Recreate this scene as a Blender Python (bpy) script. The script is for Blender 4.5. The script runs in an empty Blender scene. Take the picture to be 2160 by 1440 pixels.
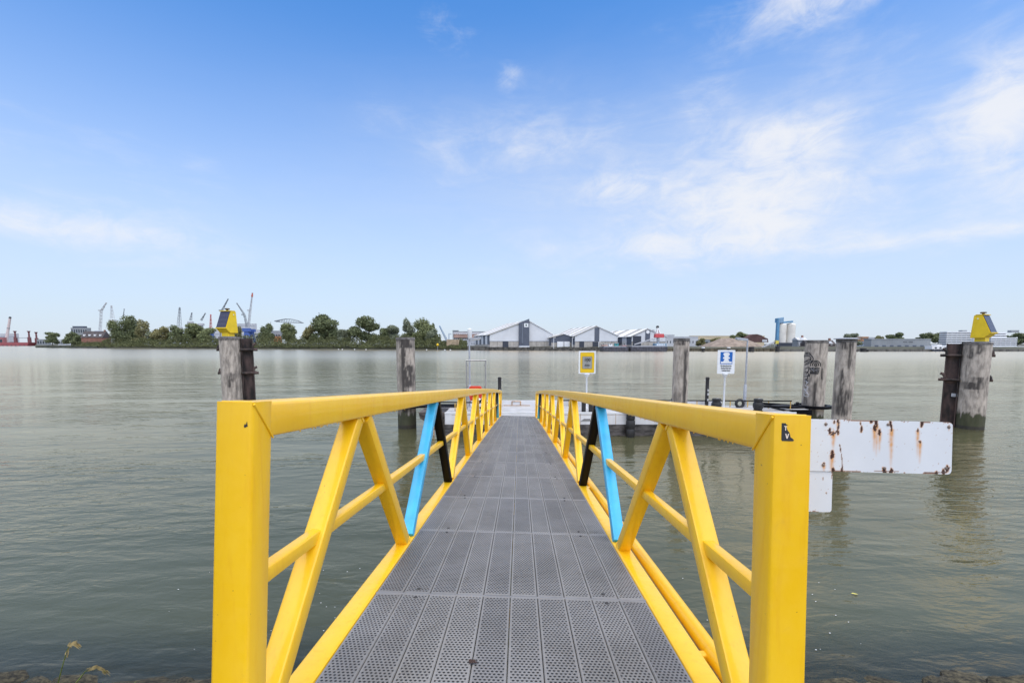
import bpy, bmesh, math, random
import numpy as np
from mathutils import Vector, Matrix, noise as mnoise
random.seed(7); rng = np.random.default_rng(7)
R = math.radians
scene = bpy.context.scene
COL = scene.collection

# ------------------------------------------------------------------ camera
FPX, CY, CX, CAMH = 960.0, 817.0, 1080.0, 4.0
PITCH = math.atan(92/960)
cam_d = bpy.data.cameras.new('camera'); cam = bpy.data.objects.new('camera', cam_d); COL.objects.link(cam)
cam_d.sensor_width = 36; cam_d.lens = 36*FPX/2160; cam_d.shift_y = (CY-720)/2160
cam_d.clip_start = 0.05; cam_d.clip_end = 12000
cam.location = (0, 0, CAMH); cam.rotation_euler = (math.pi/2-PITCH, 0, 0)
scene.camera = cam

# ------------------------------------------------------------------ sky, sun, exposure
SUN_EL, SUN_AZ = R(66), R(152)          # azimuth clockwise from +Y
SKY_STRENGTH = 0.0582
world = bpy.data.worlds.new('World'); scene.world = world; world.use_nodes = True

class NT:
    """small helper for wiring nodes"""
    def __init__(s, tree): s.t = tree; s.n = tree.nodes; s.l = tree.links
    def add(s, typ, **kw):
        n = s.n.new(typ)
        for k, v in kw.items(): setattr(n, k, v)
        return n
    def put(s, sock, v):
        if isinstance(v, bpy.types.NodeSocket): s.l.new(v, sock)
        elif v is not None: sock.default_value = v
    def m(s, op, a, b=None, c=None, clamp=False):
        n = s.add('ShaderNodeMath', operation=op, use_clamp=clamp)
        s.put(n.inputs[0], a); s.put(n.inputs[1], b)
        if c is not None: s.put(n.inputs[2], c)
        return n.outputs[0]
    def mr(s, v, a, b, c=0., d=1., smooth=True):
        n = s.add('ShaderNodeMapRange', interpolation_type='SMOOTHSTEP' if smooth else 'LINEAR')
        s.put(n.inputs['Value'], v); s.put(n.inputs['From Min'], a); s.put(n.inputs['From Max'], b)
        s.put(n.inputs['To Min'], c); s.put(n.inputs['To Max'], d); return n.outputs[0]
    def mix(s, f, a, b, blend='MIX'):
        n = s.add('ShaderNodeMix', data_type='RGBA', blend_type=blend)
        s.put(n.inputs[0], f); s.put(n.inputs[6], rgba(a)); s.put(n.inputs[7], rgba(b)); return n.outputs[2]
    def noise(s, vec, scale, detail=4., rough=.55, dist=0.):
        n = s.add('ShaderNodeTexNoise'); s.put(n.inputs['Vector'], vec)
        n.inputs['Scale'].default_value = scale; n.inputs['Detail'].default_value = detail
        n.inputs['Roughness'].default_value = rough; n.inputs['Distortion'].default_value = dist
        return n.outputs[0]
    def mapping(s, vec, scale=(1,1,1), rot=(0,0,0), loc=(0,0,0)):
        n = s.add('ShaderNodeMapping'); s.put(n.inputs[0], vec)
        n.inputs['Scale'].default_value = scale; n.inputs['Rotation'].default_value = rot
        n.inputs['Location'].default_value = loc; return n.outputs[0]
def rgba(v):
    if isinstance(v, (tuple, list)) and len(v) == 3: return (*v, 1.)
    return v
def px_dir(px, py):
    k = (CY-py)/FPX; c, s_ = math.cos(PITCH), math.sin(PITCH)
    v = Vector(((px-CX)/FPX, c+k*s_, k*c-s_)); return v.normalized()
def azel(px, py):
    d = px_dir(px, py); return math.atan2(d.x, d.y), math.asin(d.z)

def build_world():
    t = NT(world.node_tree); t.n.clear()
    out = t.add('ShaderNodeOutputWorld'); bg = t.add('ShaderNodeBackground')
    t.l.new(bg.outputs[0], out.inputs[0]); bg.inputs[1].default_value = SKY_STRENGTH
    sky = t.add('ShaderNodeTexSky', sky_type='NISHITA', sun_disc=False, sun_elevation=SUN_EL, sun_rotation=SUN_AZ,
                altitude=0, air_density=1.0, dust_density=0.4, ozone_density=2.2)
    tc = t.add('ShaderNodeTexCoord'); d = tc.outputs['Generated']
    sep = t.add('ShaderNodeSeparateXYZ'); t.l.new(d, sep.inputs[0]); x, y, z = sep.outputs
    az = t.m('ARCTAN2', x, y); el = t.m('ARCSINE', z)
    k = 10.
    # blue of the clear air, paler with a thin veil toward the horizon
    base = t.mix(1.0, sky.outputs[0], (.56, 1.16, 1.66), 'MULTIPLY')
    veil = t.mr(el, R(-9), R(37), 1., 0.)
    base = t.mix(t.m('MULTIPLY', veil, 1.02, clamp=True), base, (.468*k, .494*k, .556*k))
    # clouds: soft noise, denser in a few banks
    w1 = t.noise(t.mapping(d, (1.0, 1.0, 2.6)), 3.2, 9., .58, .35)
    w2 = t.noise(t.mapping(d, (1.3, 1.0, 4.5), (0, R(18), 0)), 5.5, 8., .62, .8)
    fine = t.noise(t.mapping(d, (1, 1, 1.6)), 14., 7., .6, .3)
    n = t.m('ADD', t.m('MULTIPLY', w1, .5), t.m('ADD', t.m('MULTIPLY', w2, .3), t.m('MULTIPLY', fine, .2)))
    tot = None
    blobs = [  # px, py, sx, sy (radians), amount
        (1620, 410, .15, .075, .32), (1310, 395, .11, .035, .27), (1430, 520, .18, .045, .26), (1830, 515, .16, .022, .17),
        (1660, 285, .12, .035, .26), (2145, 150, .055, .085, .25), (2080, 250, .09, .05, .17), (2140, 390, .07, .06, .20),
        (1730, -5, .14, .045, .36), (940, 60, .075, .045, .31), (1065, 158, .036, .024, .24), (1100, 300, .20, .05, .12),
        (90, 470, .17, .045, .17), (1960, 620, .12, .02, .10), (1925, 320, .03, .03, .13), (2080, 490, .07, .012, .14),
        (1500, 200, .05, .05, .12), (330, 500, .22, .03, .10), (1550, 420, .42, .17, .10), (1050, 290, .25, .07, .09), (250, 430, .30, .10, .07)]
    for (px, py, sx, sy, a) in blobs:
        A, E_ = azel(px, py)
        u = t.m('MULTIPLY', t.m('SUBTRACT', az, A), 1/sx); v = t.m('MULTIPLY', t.m('SUBTRACT', el, E_), 1/sy)
        r2 = t.m('ADD', t.m('MULTIPLY', u, u), t.m('MULTIPLY', v, v))
        g = t.m('MULTIPLY', t.m('EXPONENT', t.m('MULTIPLY', r2, -1.)), a)
        tot = g if tot is None else t.m('ADD', tot, g)
    # the cloud layer closes overhead (soft shadowless daylight)
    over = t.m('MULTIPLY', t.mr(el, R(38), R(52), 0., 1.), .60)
    brk = t.mr(t.noise(t.mapping(d, (1.6, 1.2, 2.4), (0, 0, R(20))), 9., 8., .65, .9), .30, .70, .60, 1.4, False)
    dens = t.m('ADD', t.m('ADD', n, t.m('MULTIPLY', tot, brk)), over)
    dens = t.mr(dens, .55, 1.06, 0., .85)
    # thin milky cirrostratus sheet
    for (px, py, sx, sy, a) in ((1450, 400, .58, .18, .42), (150, 480, .40, .12, .20), (1050, 300, .30, .09, .12)):
        A, E_ = azel(px, py)
        u = t.m('MULTIPLY', t.m('SUBTRACT', az, A), 1/sx); v = t.m('MULTIPLY', t.m('SUBTRACT', el, E_), 1/sy)
        r2 = t.m('ADD', t.m('MULTIPLY', u, u), t.m('MULTIPLY', v, v))
        g = t.m('MULTIPLY', t.m('EXPONENT', t.m('MULTIPLY', r2, -1.)), a)
        base = t.mix(t.m('MULTIPLY', g, t.mr(w2, .25, .75, .55, 1.1, False)), base, (.505*k, .535*k, .585*k))
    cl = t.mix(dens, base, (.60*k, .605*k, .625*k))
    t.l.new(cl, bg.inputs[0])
build_world()
sun_d = bpy.data.lights.new('sun', 'SUN'); sun = bpy.data.objects.new('sun', sun_d); COL.objects.link(sun)
sun_d.energy = 1.5; sun_d.angle = R(110); sun_d.color = (1, .925, .82)
sd = Vector((math.sin(SUN_AZ)*math.cos(SUN_EL), math.cos(SUN_AZ)*math.cos(SUN_EL), math.sin(SUN_EL)))
sun.rotation_euler = (-sd).to_track_quat('-Z', 'Y').to_euler()
vs = scene.view_settings; vs.view_transform = 'Standard'; vs.look = 'None'; vs.gamma = 1; vs.use_curve_mapping = False
vs.exposure = 1.38
scene.cycles.max_bounces = 6; scene.cycles.use_denoising = True

# ------------------------------------------------------------------ helpers
def at(px, py, Y):
    """world point seen at a photo pixel, on the plane at distance Y"""
    k = (CY-py)/FPX; c, s = math.cos(PITCH), math.sin(PITCH)
    dz = Y*(k*c-s)/(c+k*s); d = Y*c-dz*s
    return Vector(((px-CX)/FPX*d, Y, CAMH+dz))
def zat(py, Y): return at(CX, py, Y).z
def xat(px, Y, z=2.0):
    c, s = math.cos(PITCH), math.sin(PITCH); return (px-CX)/FPX*(Y*c-(z-CAMH)*s)

class MB:
    def __init__(s): s.v = []; s.f = []
    def add(s, vs_, fs):
        o = len(s.v); s.v += [tuple(p) for p in vs_]; s.f += [tuple(i+o for i in f) for f in fs]; return s
    def box(s, c, size, rz=0., M=None):
        hx, hy, hz = [a/2 for a in size]; P = []
        for x in (-hx, hx):
            for y in (-hy, hy):
                for z in (-hz, hz): P.append(Vector((x, y, z)))
        Rm = M if M is not None else Matrix.Rotation(rz, 3, 'Z')
        P = [Rm @ p + Vector(c) for p in P]
        return s.add(P, [(0,1,3,2),(4,6,7,5),(0,4,5,1),(2,3,7,6),(0,2,6,4),(1,5,7,3)])
    def bb(s, x0, x1, y0, y1, z0, z1): return s.box(((x0+x1)/2,(y0+y1)/2,(z0+z1)/2),(x1-x0,y1-y0,z1-z0))
    def sweep(s, path, prof, side, caps=True):
        """prof: list of (a,b); a along 'side', b along the other normal. path of Vectors"""
        n = len(prof); P = [Vector(p) for p in path]; m = len(P); o = len(s.v)
        for i, p in enumerate(P):
            tg = (P[min(i+1, m-1)]-P[max(i-1, 0)]).normalized()
            sd_ = Vector(side); sd_ = (sd_-tg*sd_.dot(tg)).normalized(); up = sd_.cross(tg)
            for a, b in prof: s.v.append(tuple(p+sd_*a+up*b))
        for i in range(m-1):
            for j in range(n):
                k = (j+1) % n; s.f.append((o+i*n+j, o+i*n+k, o+(i+1)*n+k, o+(i+1)*n+j))
        if caps:
            s.f.append(tuple(o+j for j in range(n))[::-1]); s.f.append(tuple(o+(m-1)*n+j for j in range(n)))
        return s
    def tube(s, path, r, n=8, caps=True):
        P = [Vector(p) for p in path]; tg = (P[-1]-P[0]).normalized()
        side = Vector((1,0,0)) if abs(tg.x) < .8 else Vector((0,1,0))
        m = len(P); o = len(s.v); rr = r if isinstance(r, (list, tuple)) else [r]*m
        for i, p in enumerate(P):
            t_ = (P[min(i+1, m-1)]-P[max(i-1, 0)]).normalized()
            sd_ = (side-t_*side.dot(t_)).normalized(); up = sd_.cross(t_)
            for j in range(n):
                a = 2*math.pi*j/n; s.v.append(tuple(p+(sd_*math.cos(a)+up*math.sin(a))*rr[i]))
        for i in range(m-1):
            for j in range(n):
                k = (j+1) % n; s.f.append((o+i*n+j, o+i*n+k, o+(i+1)*n+k, o+(i+1)*n+j))
        if caps:
            s.f.append(tuple(o+j for j in range(n))[::-1]); s.f.append(tuple(o+(m-1)*n+j for j in range(n)))
        return s
    def lathe(s, c, rz, n=16):
        c = Vector(c); return s.tube([c+Vector((0,0,z)) for r, z in rz], [max(r, 1e-4) for r, z in rz], n)
    def prism(s, poly, y0, y1, plane='xz'):
        """extrude a polygon; plane xz -> along y, xy -> along z, yz -> along x"""
        n = len(poly); f = {'xz': lambda a,b,c: (a,c,b), 'xy': lambda a,b,c: (a,b,c), 'yz': lambda a,b,c: (c,a,b)}[plane]
        o = len(s.v)
        s.v += [f(a,b,y0) for a,b in poly]+[f(a,b,y1) for a,b in poly]
        s.f.append(tuple(range(o,o+n))); s.f.append(tuple(range(o+n,o+2*n))[::-1])
        for i in range(n):
            k = (i+1) % n; s.f.append((o+i, o+n+i, o+n+k, o+k))
        return s
    def xform(s, M): s.v = [tuple(M @ Vector(p)) for p in s.v]; return s

def mesh_of(mb, name, bevel=0, smooth=None, fix=True):
    me = bpy.data.meshes.new(name); me.from_pydata(mb.v, [], mb.f); me.update()
    if fix or bevel:
        bm = bmesh.new(); bm.from_mesh(me)
        if fix: bmesh.ops.recalc_face_normals(bm, faces=bm.faces)
        if bevel: bmesh.ops.bevel(bm, geom=bm.edges[:], offset=bevel, segments=2, affect='EDGES', clamp_overlap=True)
        bm.to_mesh(me); bm.free()
    if smooth:
        me.shade_smooth(); me.set_sharp_from_angle(angle=R(smooth))
    return me
def link(name, data, parent=None, m=None):
    o = bpy.data.objects.new(name, data); COL.objects.link(o)
    if parent is not None: o.parent = parent
    if m is not None and data is not None and not data.materials: data.materials.append(m)
    return o
def wloc(o):
    v = Vector((0,0,0))
    while o is not None: v = v+o.location; o = o.parent
    return v
def part(name, mb, m, parent=None, bevel=0, smooth=None, label=None, kind=None, fix=True):
    """mesh given in world coordinates, stored relative to its (unrotated) parent"""
    if parent is not None:
        q = wloc(parent); mb.v = [(a-q.x, b-q.y, c-q.z) for a,b,c in mb.v]
    o = link(name, mesh_of(mb, name, bevel, smooth, fix), parent, m)
    if label: o['label'] = label
    if kind: o['kind'] = kind
    return o
def tag(o, label, cat, group=None, kind=None):
    o['label'] = label; o['category'] = cat
    if group: o['group'] = group
    if kind: o['kind'] = kind
    return o
def thing(name, loc, label, cat, group=None):
    o = bpy.data.objects.new(name, None); COL.objects.link(o); o.location = loc; o.empty_display_size = .2
    return tag(o, label, cat, group)
def struct(name, mb, m, label, smooth=None, fix=True):
    o = part(name, mb, m, smooth=smooth, fix=fix); o['kind'] = 'structure'; o['label'] = label; return o
def rrect(w, h, r=.008, k=2):
    P = []
    for cx_, cy_, a0 in ((w/2-r, h/2-r, 0), (-w/2+r, h/2-r, 90), (-w/2+r, -h/2+r, 180), (w/2-r, -h/2+r, 270)):
        for i in range(k+1):
            a = R(a0+90*i/k); P.append((cx_+r*math.cos(a), cy_+r*math.sin(a)))
    return P

# ------------------------------------------------------------------ materials
MATS = {}
def mat(name, col, rough=.5, metal=0., var=.12, vscale=4., bump=0., bscale=40., col2=None, stain=None, island=0., spec=.5, coord='Object', vstretch=(1,1,1), objvar=0.):
    if name in MATS: return MATS[name]
    m = bpy.data.materials.new(name); m.use_nodes = True; t = NT(m.node_tree)
    b = t.n['Principled BSDF']; b.inputs['Roughness'].default_value = rough; b.inputs['Metallic'].default_value = metal
    b.inputs['Specular IOR Level'].default_value = spec
    tc = t.add('ShaderNodeTexCoord'); c = t.mapping(tc.outputs[coord], vstretch)
    nz = t.noise(c, vscale, 6., .6)
    dark = tuple(a*(1-var*1.6) for a in col); lite = tuple(min(1, a*(1+var)) for a in (col2 or col))
    cc = t.mix(t.mr(nz, .3, .7), dark, lite)
    if island:
        g = t.add('ShaderNodeNewGeometry'); rp = g.outputs['Random Per Island']
        cc = t.mix(1., cc, t.mix(rp, (1-island,)*3, (1+island,)*3), 'MULTIPLY')
    if objvar:
        oi = t.add('ShaderNodeObjectInfo')
        cc = t.mix(1., cc, t.mix(oi.outputs['Random'], (1-objvar,)*3, (1+objvar,)*3), 'MULTIPLY')
    if stain:   # colour attribute "stain": r,g,b replace colour by alpha
        at_ = t.add('ShaderNodeAttribute', attribute_name='stain')
        cc = t.mix(at_.outputs['Alpha'], cc, at_.outputs['Color'])
        rr = t.mr(at_.outputs['Alpha'], 0., 1., rough, .9); t.put(b.inputs['Roughness'], rr)
    t.put(b.inputs['Base Color'], cc)
    if bump:
        bp = t.add('ShaderNodeBump'); bp.inputs['Strength'].default_value = 1.; bp.inputs['Distance'].default_value = bump
        t.put(bp.inputs['Height'], t.noise(tc.outputs[coord], bscale, 4., .6)); t.put(b.inputs['Normal'], bp.outputs[0])
    MATS[name] = m; return m

YEL = (.89, .505, .004)
def yellow_mat():
    m = bpy.data.materials.new('yellow_paint'); m.use_nodes = True; t = NT(m.node_tree); b = t.n['Principled BSDF']
    tc = t.add('ShaderNodeTexCoord'); g = t.add('ShaderNodeNewGeometry'); P = g.outputs['Position']
    n1 = t.noise(t.mapping(P, (1, 1, .4)), 5., 6., .65); st = t.noise(t.mapping(P, (38, 38, 2.6)), 1., 5., .6, .4); sp = t.noise(P, 85., 3., .5); gr_ = t.noise(P, 17., 6., .7, .6)
    c = t.mix(t.mr(n1, .3, .7), YEL, (.92, .555, .012))
    c = t.mix(t.m('MULTIPLY', t.mr(st, .50, .74), .34), c, (.76, .36, .004))
    c = t.mix(t.m('MULTIPLY', t.mr(gr_, .60, .80), .22), c, (.55, .30, .04))
    c = t.mix(t.m('MULTIPLY', t.mr(sp, .735, .765), .8), c, (.16, .085, .03))
    t.put(b.inputs['Base Color'], c); t.put(b.inputs['Roughness'], t.mr(gr_, .3, .75, .30, .52)); b.inputs['Specular IOR Level'].default_value = .5; b.inputs['Coat Weight'].default_value = .35; b.inputs['Coat Roughness'].default_value = .12
    bp = t.add('ShaderNodeBump'); bp.inputs['Distance'].default_value = .0005; bp.inputs['Strength'].default_value = 1.
    t.put(bp.inputs['Height'], t.m('ADD', t.m('MULTIPLY', t.noise(P, 30., 3.), 1.), t.m('MULTIPLY', t.noise(P, 160., 2.), .3))); t.put(b.inputs['Normal'], bp.outputs[0])
    return m
m_yel = yellow_mat()
m_blue = mat('light_blue_paint', (.045, .43, .72), .35, 0, .10, 6, .0003, 90)
m_black = mat('black_paint', (.004, .004, .006), .5, 0, .2, 8, .0003, 90, spec=.12)
m_bolt = mat('dark_bolt', (.04, .04, .042), .6)
m_white = mat('white_paint', (.76, .77, .78), .42, 0, .05, 3)
m_rubber = mat('black_rubber', (.018, .018, .019), .62, 0, .3, 10, .002, 25)
m_hullb = mat('black_hull', (.020, .018, .018), .5, 0, .5, 2.5, .004, 6, col2=(.075, .068, .066), vstretch=(1,1,3))
m_hullw = mat('white_hull', (.66, .66, .67), .45, 0, .08, 1.6, .002, 4)
m_brownhull = mat('brown_hull', (.028, .022, .020), .7, 0, .6, 2.2, .01, 5, col2=(.07, .056, .05), vstretch=(1,1,4))
m_rustor = mat('orange_rust', (.46, .28, .15), .75, 0, .4, 12)
m_stain = mat('stainless_steel', (.42, .41, .40), .35, .6, .1, 5)
m_galv = mat('galvanised_steel', (.40, .41, .44), .5, .3, .1, 6)
m_red = mat('signal_red', (.70, .055, .02), .4, 0, .08, 5)
m_deckw = mat('grey_white_deck', (.44, .44, .445), .6, 0, .1, 2)
m_signy = mat('sign_yellow', (.78, .50, .004), .4, 0, .04, 5)
m_signb = mat('sign_blue', (.004, .11, .42), .4, 0, .04, 5)
m_grey = mat('panel_grey', (.30, .30, .285), .5, 0, .08, 9)
m_ink = mat('dark_ink', (.02, .02, .022), .6)
m_dinsol = mat('solar_cells', (.065, .06, .085), .25, 0, .25, 60)
m_post = mat('dark_post', (.022, .02, .021), .6, 0, .5, 6, .002, 20)
m_beam = mat('rusty_dark_beam', (.028, .021, .019), .7, 0, .6, 3, .003, 18, col2=(.055, .033, .028), vstretch=(1,1,.4))
m_pile = mat('weathered_pile', (.41, .355, .30), .78, 0, .26, 7., .006, 22, stain=True, vstretch=(1,1,.35))
m_boardw = mat('rusting_white_enamel', (.70, .71, .72), .35, 0, .04, 4, stain=True)
m_stone = mat('mossy_stone', (.026, .027, .014), .8, 0, .5, 5, .012, 18, col2=(.060, .052, .030), objvar=.35)
m_bank = mat('muddy_bank', (.034, .030, .018), .9, 0, .5, 2, .03, 8, col2=(.060, .050, .030))
m_stalk = mat('dry_grass', (.30, .25, .10), .8, 0, .3, 10, col2=(.42, .32, .14))
m_leafg = mat('weed_green', (.13, .17, .03), .7, 0, .3, 10)
m_conc = mat('pale_concrete', (.42, .39, .35), .85, 0, .12, .6)
m_clad = mat('white_cladding', (.62, .635, .66), .55, 0, .05, .15)
m_slate = mat('slate_blue_cladding', (.085, .10, .135), .55, 0, .08, .3)
m_roofw = mat('white_roof', (.72, .72, .72), .6, 0, .1, .1)
m_roofg = mat('grey_roof_strip', (.33, .32, .30), .7, 0, .1, .2)
m_door = mat('dark_door', (.035, .042, .06), .6)
m_quay = mat('dark_quay', (.07, .065, .058), .85, 0, .35, .5, .2, .6, col2=(.10, .095, .085))
m_land = mat('far_land', (.065, .066, .042), .9, 0, .3, .02)
m_wood = mat('bark', (.06, .05, .04), .9)

def plank_mat():
    m = bpy.data.materials.new('perforated_plank'); m.use_nodes = True; t = NT(m.node_tree); b = t.n['Principled BSDF']
    tc = t.add('ShaderNodeTexCoord'); sep = t.add('ShaderNodeSeparateXYZ'); t.l.new(tc.outputs['Object'], sep.inputs[0])
    x, y, z = sep.outputs
    NX, PY = 1/.0165, 1/.0165
    row = t.m('FLOOR', t.m('MULTIPLY', y, PY))
    off = t.m('MULTIPLY', t.m('MODULO', t.m('ADD', row, 400.), 2.), .5)
    fx = t.m('SUBTRACT', t.m('FRACT', t.m('ADD', t.m('MULTIPLY', x, NX), t.m('ADD', off, 100.25))), .5)
    fy = t.m('SUBTRACT', t.m('FRACT', t.m('ADD', t.m('MULTIPLY', y, PY), 100.)), .5)
    r = t.m('SQRT', t.m('ADD', t.m('MULTIPLY', fx, fx), t.m('MULTIPLY', fy, fy)))
    hole = t.mr(r, .235, .33, 1., 0.)
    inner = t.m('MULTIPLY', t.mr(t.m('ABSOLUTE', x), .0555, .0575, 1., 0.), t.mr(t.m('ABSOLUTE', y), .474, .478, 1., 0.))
    hole = t.m('MULTIPLY', hole, inner)
    # small raised nubs half way between the holes
    fx2 = t.m('SUBTRACT', t.m('FRACT', t.m('ADD', t.m('MULTIPLY', x, NX), t.m('ADD', off, 100.75))), .5)
    r2 = t.m('SQRT', t.m('ADD', t.m('MULTIPLY', fx2, fx2), t.m('MULTIPLY', fy, fy)))
    nub = t.m('MULTIPLY', t.mr(r2, .10, .30, 1., 0.), inner)
    oi = t.add('ShaderNodeObjectInfo')
    loc = t.add('ShaderNodeVectorMath', operation='ADD'); t.l.new(tc.outputs['Object'], loc.inputs[0]); t.l.new(oi.outputs['Location'], loc.inputs[1])
    n1 = t.noise(loc.outputs[0], 2.2, 6., .65); n2 = t.noise(loc.outputs[0], 60., 3., .6)
    c = t.mix(t.mr(n1, .32, .7), (.182, .181, .182), (.258, .258, .264))
    c = t.mix(t.m('MULTIPLY', t.mr(n2, .45, .7), .35), c, (.29, .285, .28))
    c = t.mix(1., c, t.mix(oi.outputs['Random'], (.86, .86, .87), (1.12, 1.11, 1.09)), 'MULTIPLY')
    mud = t.noise(loc.outputs[0], 5.5, 7., .7, .5); c = t.mix(t.m('MULTIPLY', t.mr(mud, .56, .72), .45), c, (.12, .105, .085))
    c = t.mix(t.m('MULTIPLY', t.m('SUBTRACT', 1., inner), .35), c, (.31, .305, .30))  # lighter unperforated margins: light caught along plank edges, put into the colour
    c = t.mix(hole, c, (.012, .012, .012))
    t.put(b.inputs['Base Color'], c); b.inputs['Roughness'].default_value = .55; b.inputs['Metallic'].default_value = .15
    bp = t.add('ShaderNodeBump'); bp.inputs['Distance'].default_value = .003; bp.inputs['Strength'].default_value = .8
    h = t.m('SUBTRACT', t.m('MULTIPLY', nub, .6), hole); t.put(bp.inputs['Height'], h); t.put(b.inputs['Normal'], bp.outputs[0])
    return m
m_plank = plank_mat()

def leaf_mat(name, c0, c1):
    m = bpy.data.materials.new(name); m.use_nodes = True; t = NT(m.node_tree); b = t.n['Principled BSDF']
    g = t.add('ShaderNodeNewGeometry'); tc = t.add('ShaderNodeTexCoord')
    n = t.noise(tc.outputs['Object'], .35, 3.)
    f = t.m('ADD', t.m('MULTIPLY', g.outputs['Random Per Island'], .55), t.m('MULTIPLY', t.mr(n, .3, .7), .45))
    t.put(b.inputs['Base Color'], t.mix(f, tuple(1.22*q for q in c0), tuple(1.22*q for q in c1))); b.inputs['Roughness'].default_value = .7
    b.inputs['Specular IOR Level'].default_value = .2
    return m
m_leaf = [leaf_mat('foliage_dark', (.062, .078, .042), (.145, .165, .078)), leaf_mat('foliage_mid', (.080, .102, .050), (.200, .215, .098)),
          leaf_mat('foliage_olive', (.110, .112, .052), (.255, .230, .110)), leaf_mat('foliage_grey', (.095, .112, .078), (.200, .220, .145))]

def water_mat():
    m = bpy.data.materials.new('river_water'); m.use_nodes = True; t = NT(m.node_tree); t.n.clear()
    out = t.add('ShaderNodeOutputMaterial')
    tc = t.add('ShaderNodeTexCoord'); P = tc.outputs['Object']
    sep = t.add('ShaderNodeSeparateXYZ'); t.l.new(P, sep.inputs[0])
    nb = t.noise(t.mapping(P, (.05, .12, 1)), 1., 3.)
    body = t.mix(t.mr(nb, .35, .65), (.066, .069, .037), (.088, .091, .054))
    a = t.noise(t.mapping(P, (.55, 1.5, 1), (0, 0, R(8))), .55, 2., .5, .3)
    c = t.noise(t.mapping(P, (.6, 1.5, 1), (0, 0, R(-10))), 2.1, 3., .5, .4)
    e = t.noise(t.mapping(P, (.7, 1.4, 1), (0, 0, R(12))), 7.5, 3., .5, .3)
    patch = t.mr(t.noise(t.mapping(P, (.10, .26, 1)), 1., 3.), .34, .66, .35, 1.35)
    h = t.m('ADD', t.m('MULTIPLY', a, .062), t.m('MULTIPLY', patch, t.m('ADD', t.m('MULTIPLY', c, .037), t.m('MULTIPLY', e, .0080))))
    bp = t.add('ShaderNodeBump'); bp.inputs['Distance'].default_value = 1.; bp.inputs['Strength'].default_value = 1.
    h = t.m('MULTIPLY', h, t.mr(sep.outputs[1], 12., 130., 1., .15, False))
    t.put(bp.inputs['Height'], h); N = bp.outputs[0]
    df = t.add('ShaderNodeBsdfDiffuse'); t.put(df.inputs['Color'], body); t.put(df.inputs['Normal'], N)
    tr = t.add('ShaderNodeBsdfTransparent'); tr.inputs['Color'].default_value = (.75, .70, .55, 1)
    mx = t.add('ShaderNodeMixShader'); t.put(mx.inputs[0], t.mr(sep.outputs[1], 5.1, 6.5, .30, 1.)); t.l.new(tr.outputs[0], mx.inputs[1]); t.l.new(df.outputs[0], mx.inputs[2])
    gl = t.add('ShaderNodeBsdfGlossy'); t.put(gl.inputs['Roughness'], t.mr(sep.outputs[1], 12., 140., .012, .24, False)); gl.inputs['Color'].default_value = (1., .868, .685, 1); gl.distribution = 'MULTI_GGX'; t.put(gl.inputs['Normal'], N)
    fr = t.add('ShaderNodeFresnel'); fr.inputs['IOR'].default_value = 1.65; t.put(fr.inputs['Normal'], N)
    m2 = t.add('ShaderNodeMixShader'); t.put(m2.inputs[0], fr.outputs[0]); t.l.new(mx.outputs[0], m2.inputs[1]); t.l.new(gl.outputs[0], m2.inputs[2])
    t.l.new(m2.outputs[0], out.inputs[0]); return m
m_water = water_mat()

# ------------------------------------------------------------------ water, banks
mb = MB(); mb.add([(-5000,3.5,0),(5000,3.5,0),(5000,6000,0),(-5000,6000,0)], [(0,1,2,3)])
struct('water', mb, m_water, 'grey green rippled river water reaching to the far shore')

def near_bank():
    mb = MB(); xs = np.linspace(-60, 60, 241); prof = [(30,-6.),(12,-2.6),(6.8,-.8),(6.0,-.38),(5.6,-.26),(5.25,-.10),(4.98,.02),(4.5,.22),(3.8,.68),(2.6,1.25),(1.4,1.85),(.75,2.2),(.3,2.35),(-6,2.42),(-40,2.6),(-600,2.6)]
    for i, x in enumerate(xs):
        for j, (y, z) in enumerate(prof):
            n = mnoise.noise(Vector((x*1.3, y*1.7, 3.1))); n2 = mnoise.noise(Vector((x*.35, y*.3, 9.)))
            k = 1 if 0 < j < 14 else 0
            mb.v.append((x*(1 if y > -10 else 20), y+k*.14*n2, z+k*.05*n))
    n = len(prof)
    for i in range(len(xs)-1):
        for j in range(n-1): mb.f.append((i*n+j, (i+1)*n+j, (i+1)*n+j+1, i*n+j+1))
    return struct('riverbank', mb, m_bank, 'muddy weedy stone bank sloping down to the water', 60)
bank = near_bank()
def stone_mesh(seed):
    bm = bmesh.new(); bmesh.ops.create_icosphere(bm, subdivisions=2, radius=1.)
    for v in bm.verts:
        n = mnoise.noise(v.co*1.1+Vector((seed*7.3, 0, 0))); v.co *= 1+.35*n
        v.co.z *= .55
        v.co = Vector((max(-.85, min(.85, v.co.x)), max(-.8, min(.8, v.co.y)), v.co.z))
    me = bpy.data.meshes.new('stone'); bm.to_mesh(me); bm.free(); me.materials.append(m_stone); me.shade_smooth(); me.set_sharp_from_angle(angle=R(38)); return me
stones = [stone_mesh(i) for i in range(5)]
for row, (y, z) in enumerate(((5.20, -.045), (4.98, .06), (4.72, .17), (4.42, .31))):
    x = -7.5+.1*row
    while x < 7.5:
        w = random.uniform(.14, .42); o = link('stone', random.choice(stones), bank)
        o.location = (x+w, y+random.uniform(-.07, .07), z-.055+random.uniform(-.03, .015)); o.scale = (w*1.05, random.uniform(.13, .19), random.uniform(.07, .11))
        o.rotation_euler = (R(20+random.uniform(-10, 10)), random.uniform(-.1, .1), random.uniform(-.5, .5)); x += w*1.85
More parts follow.
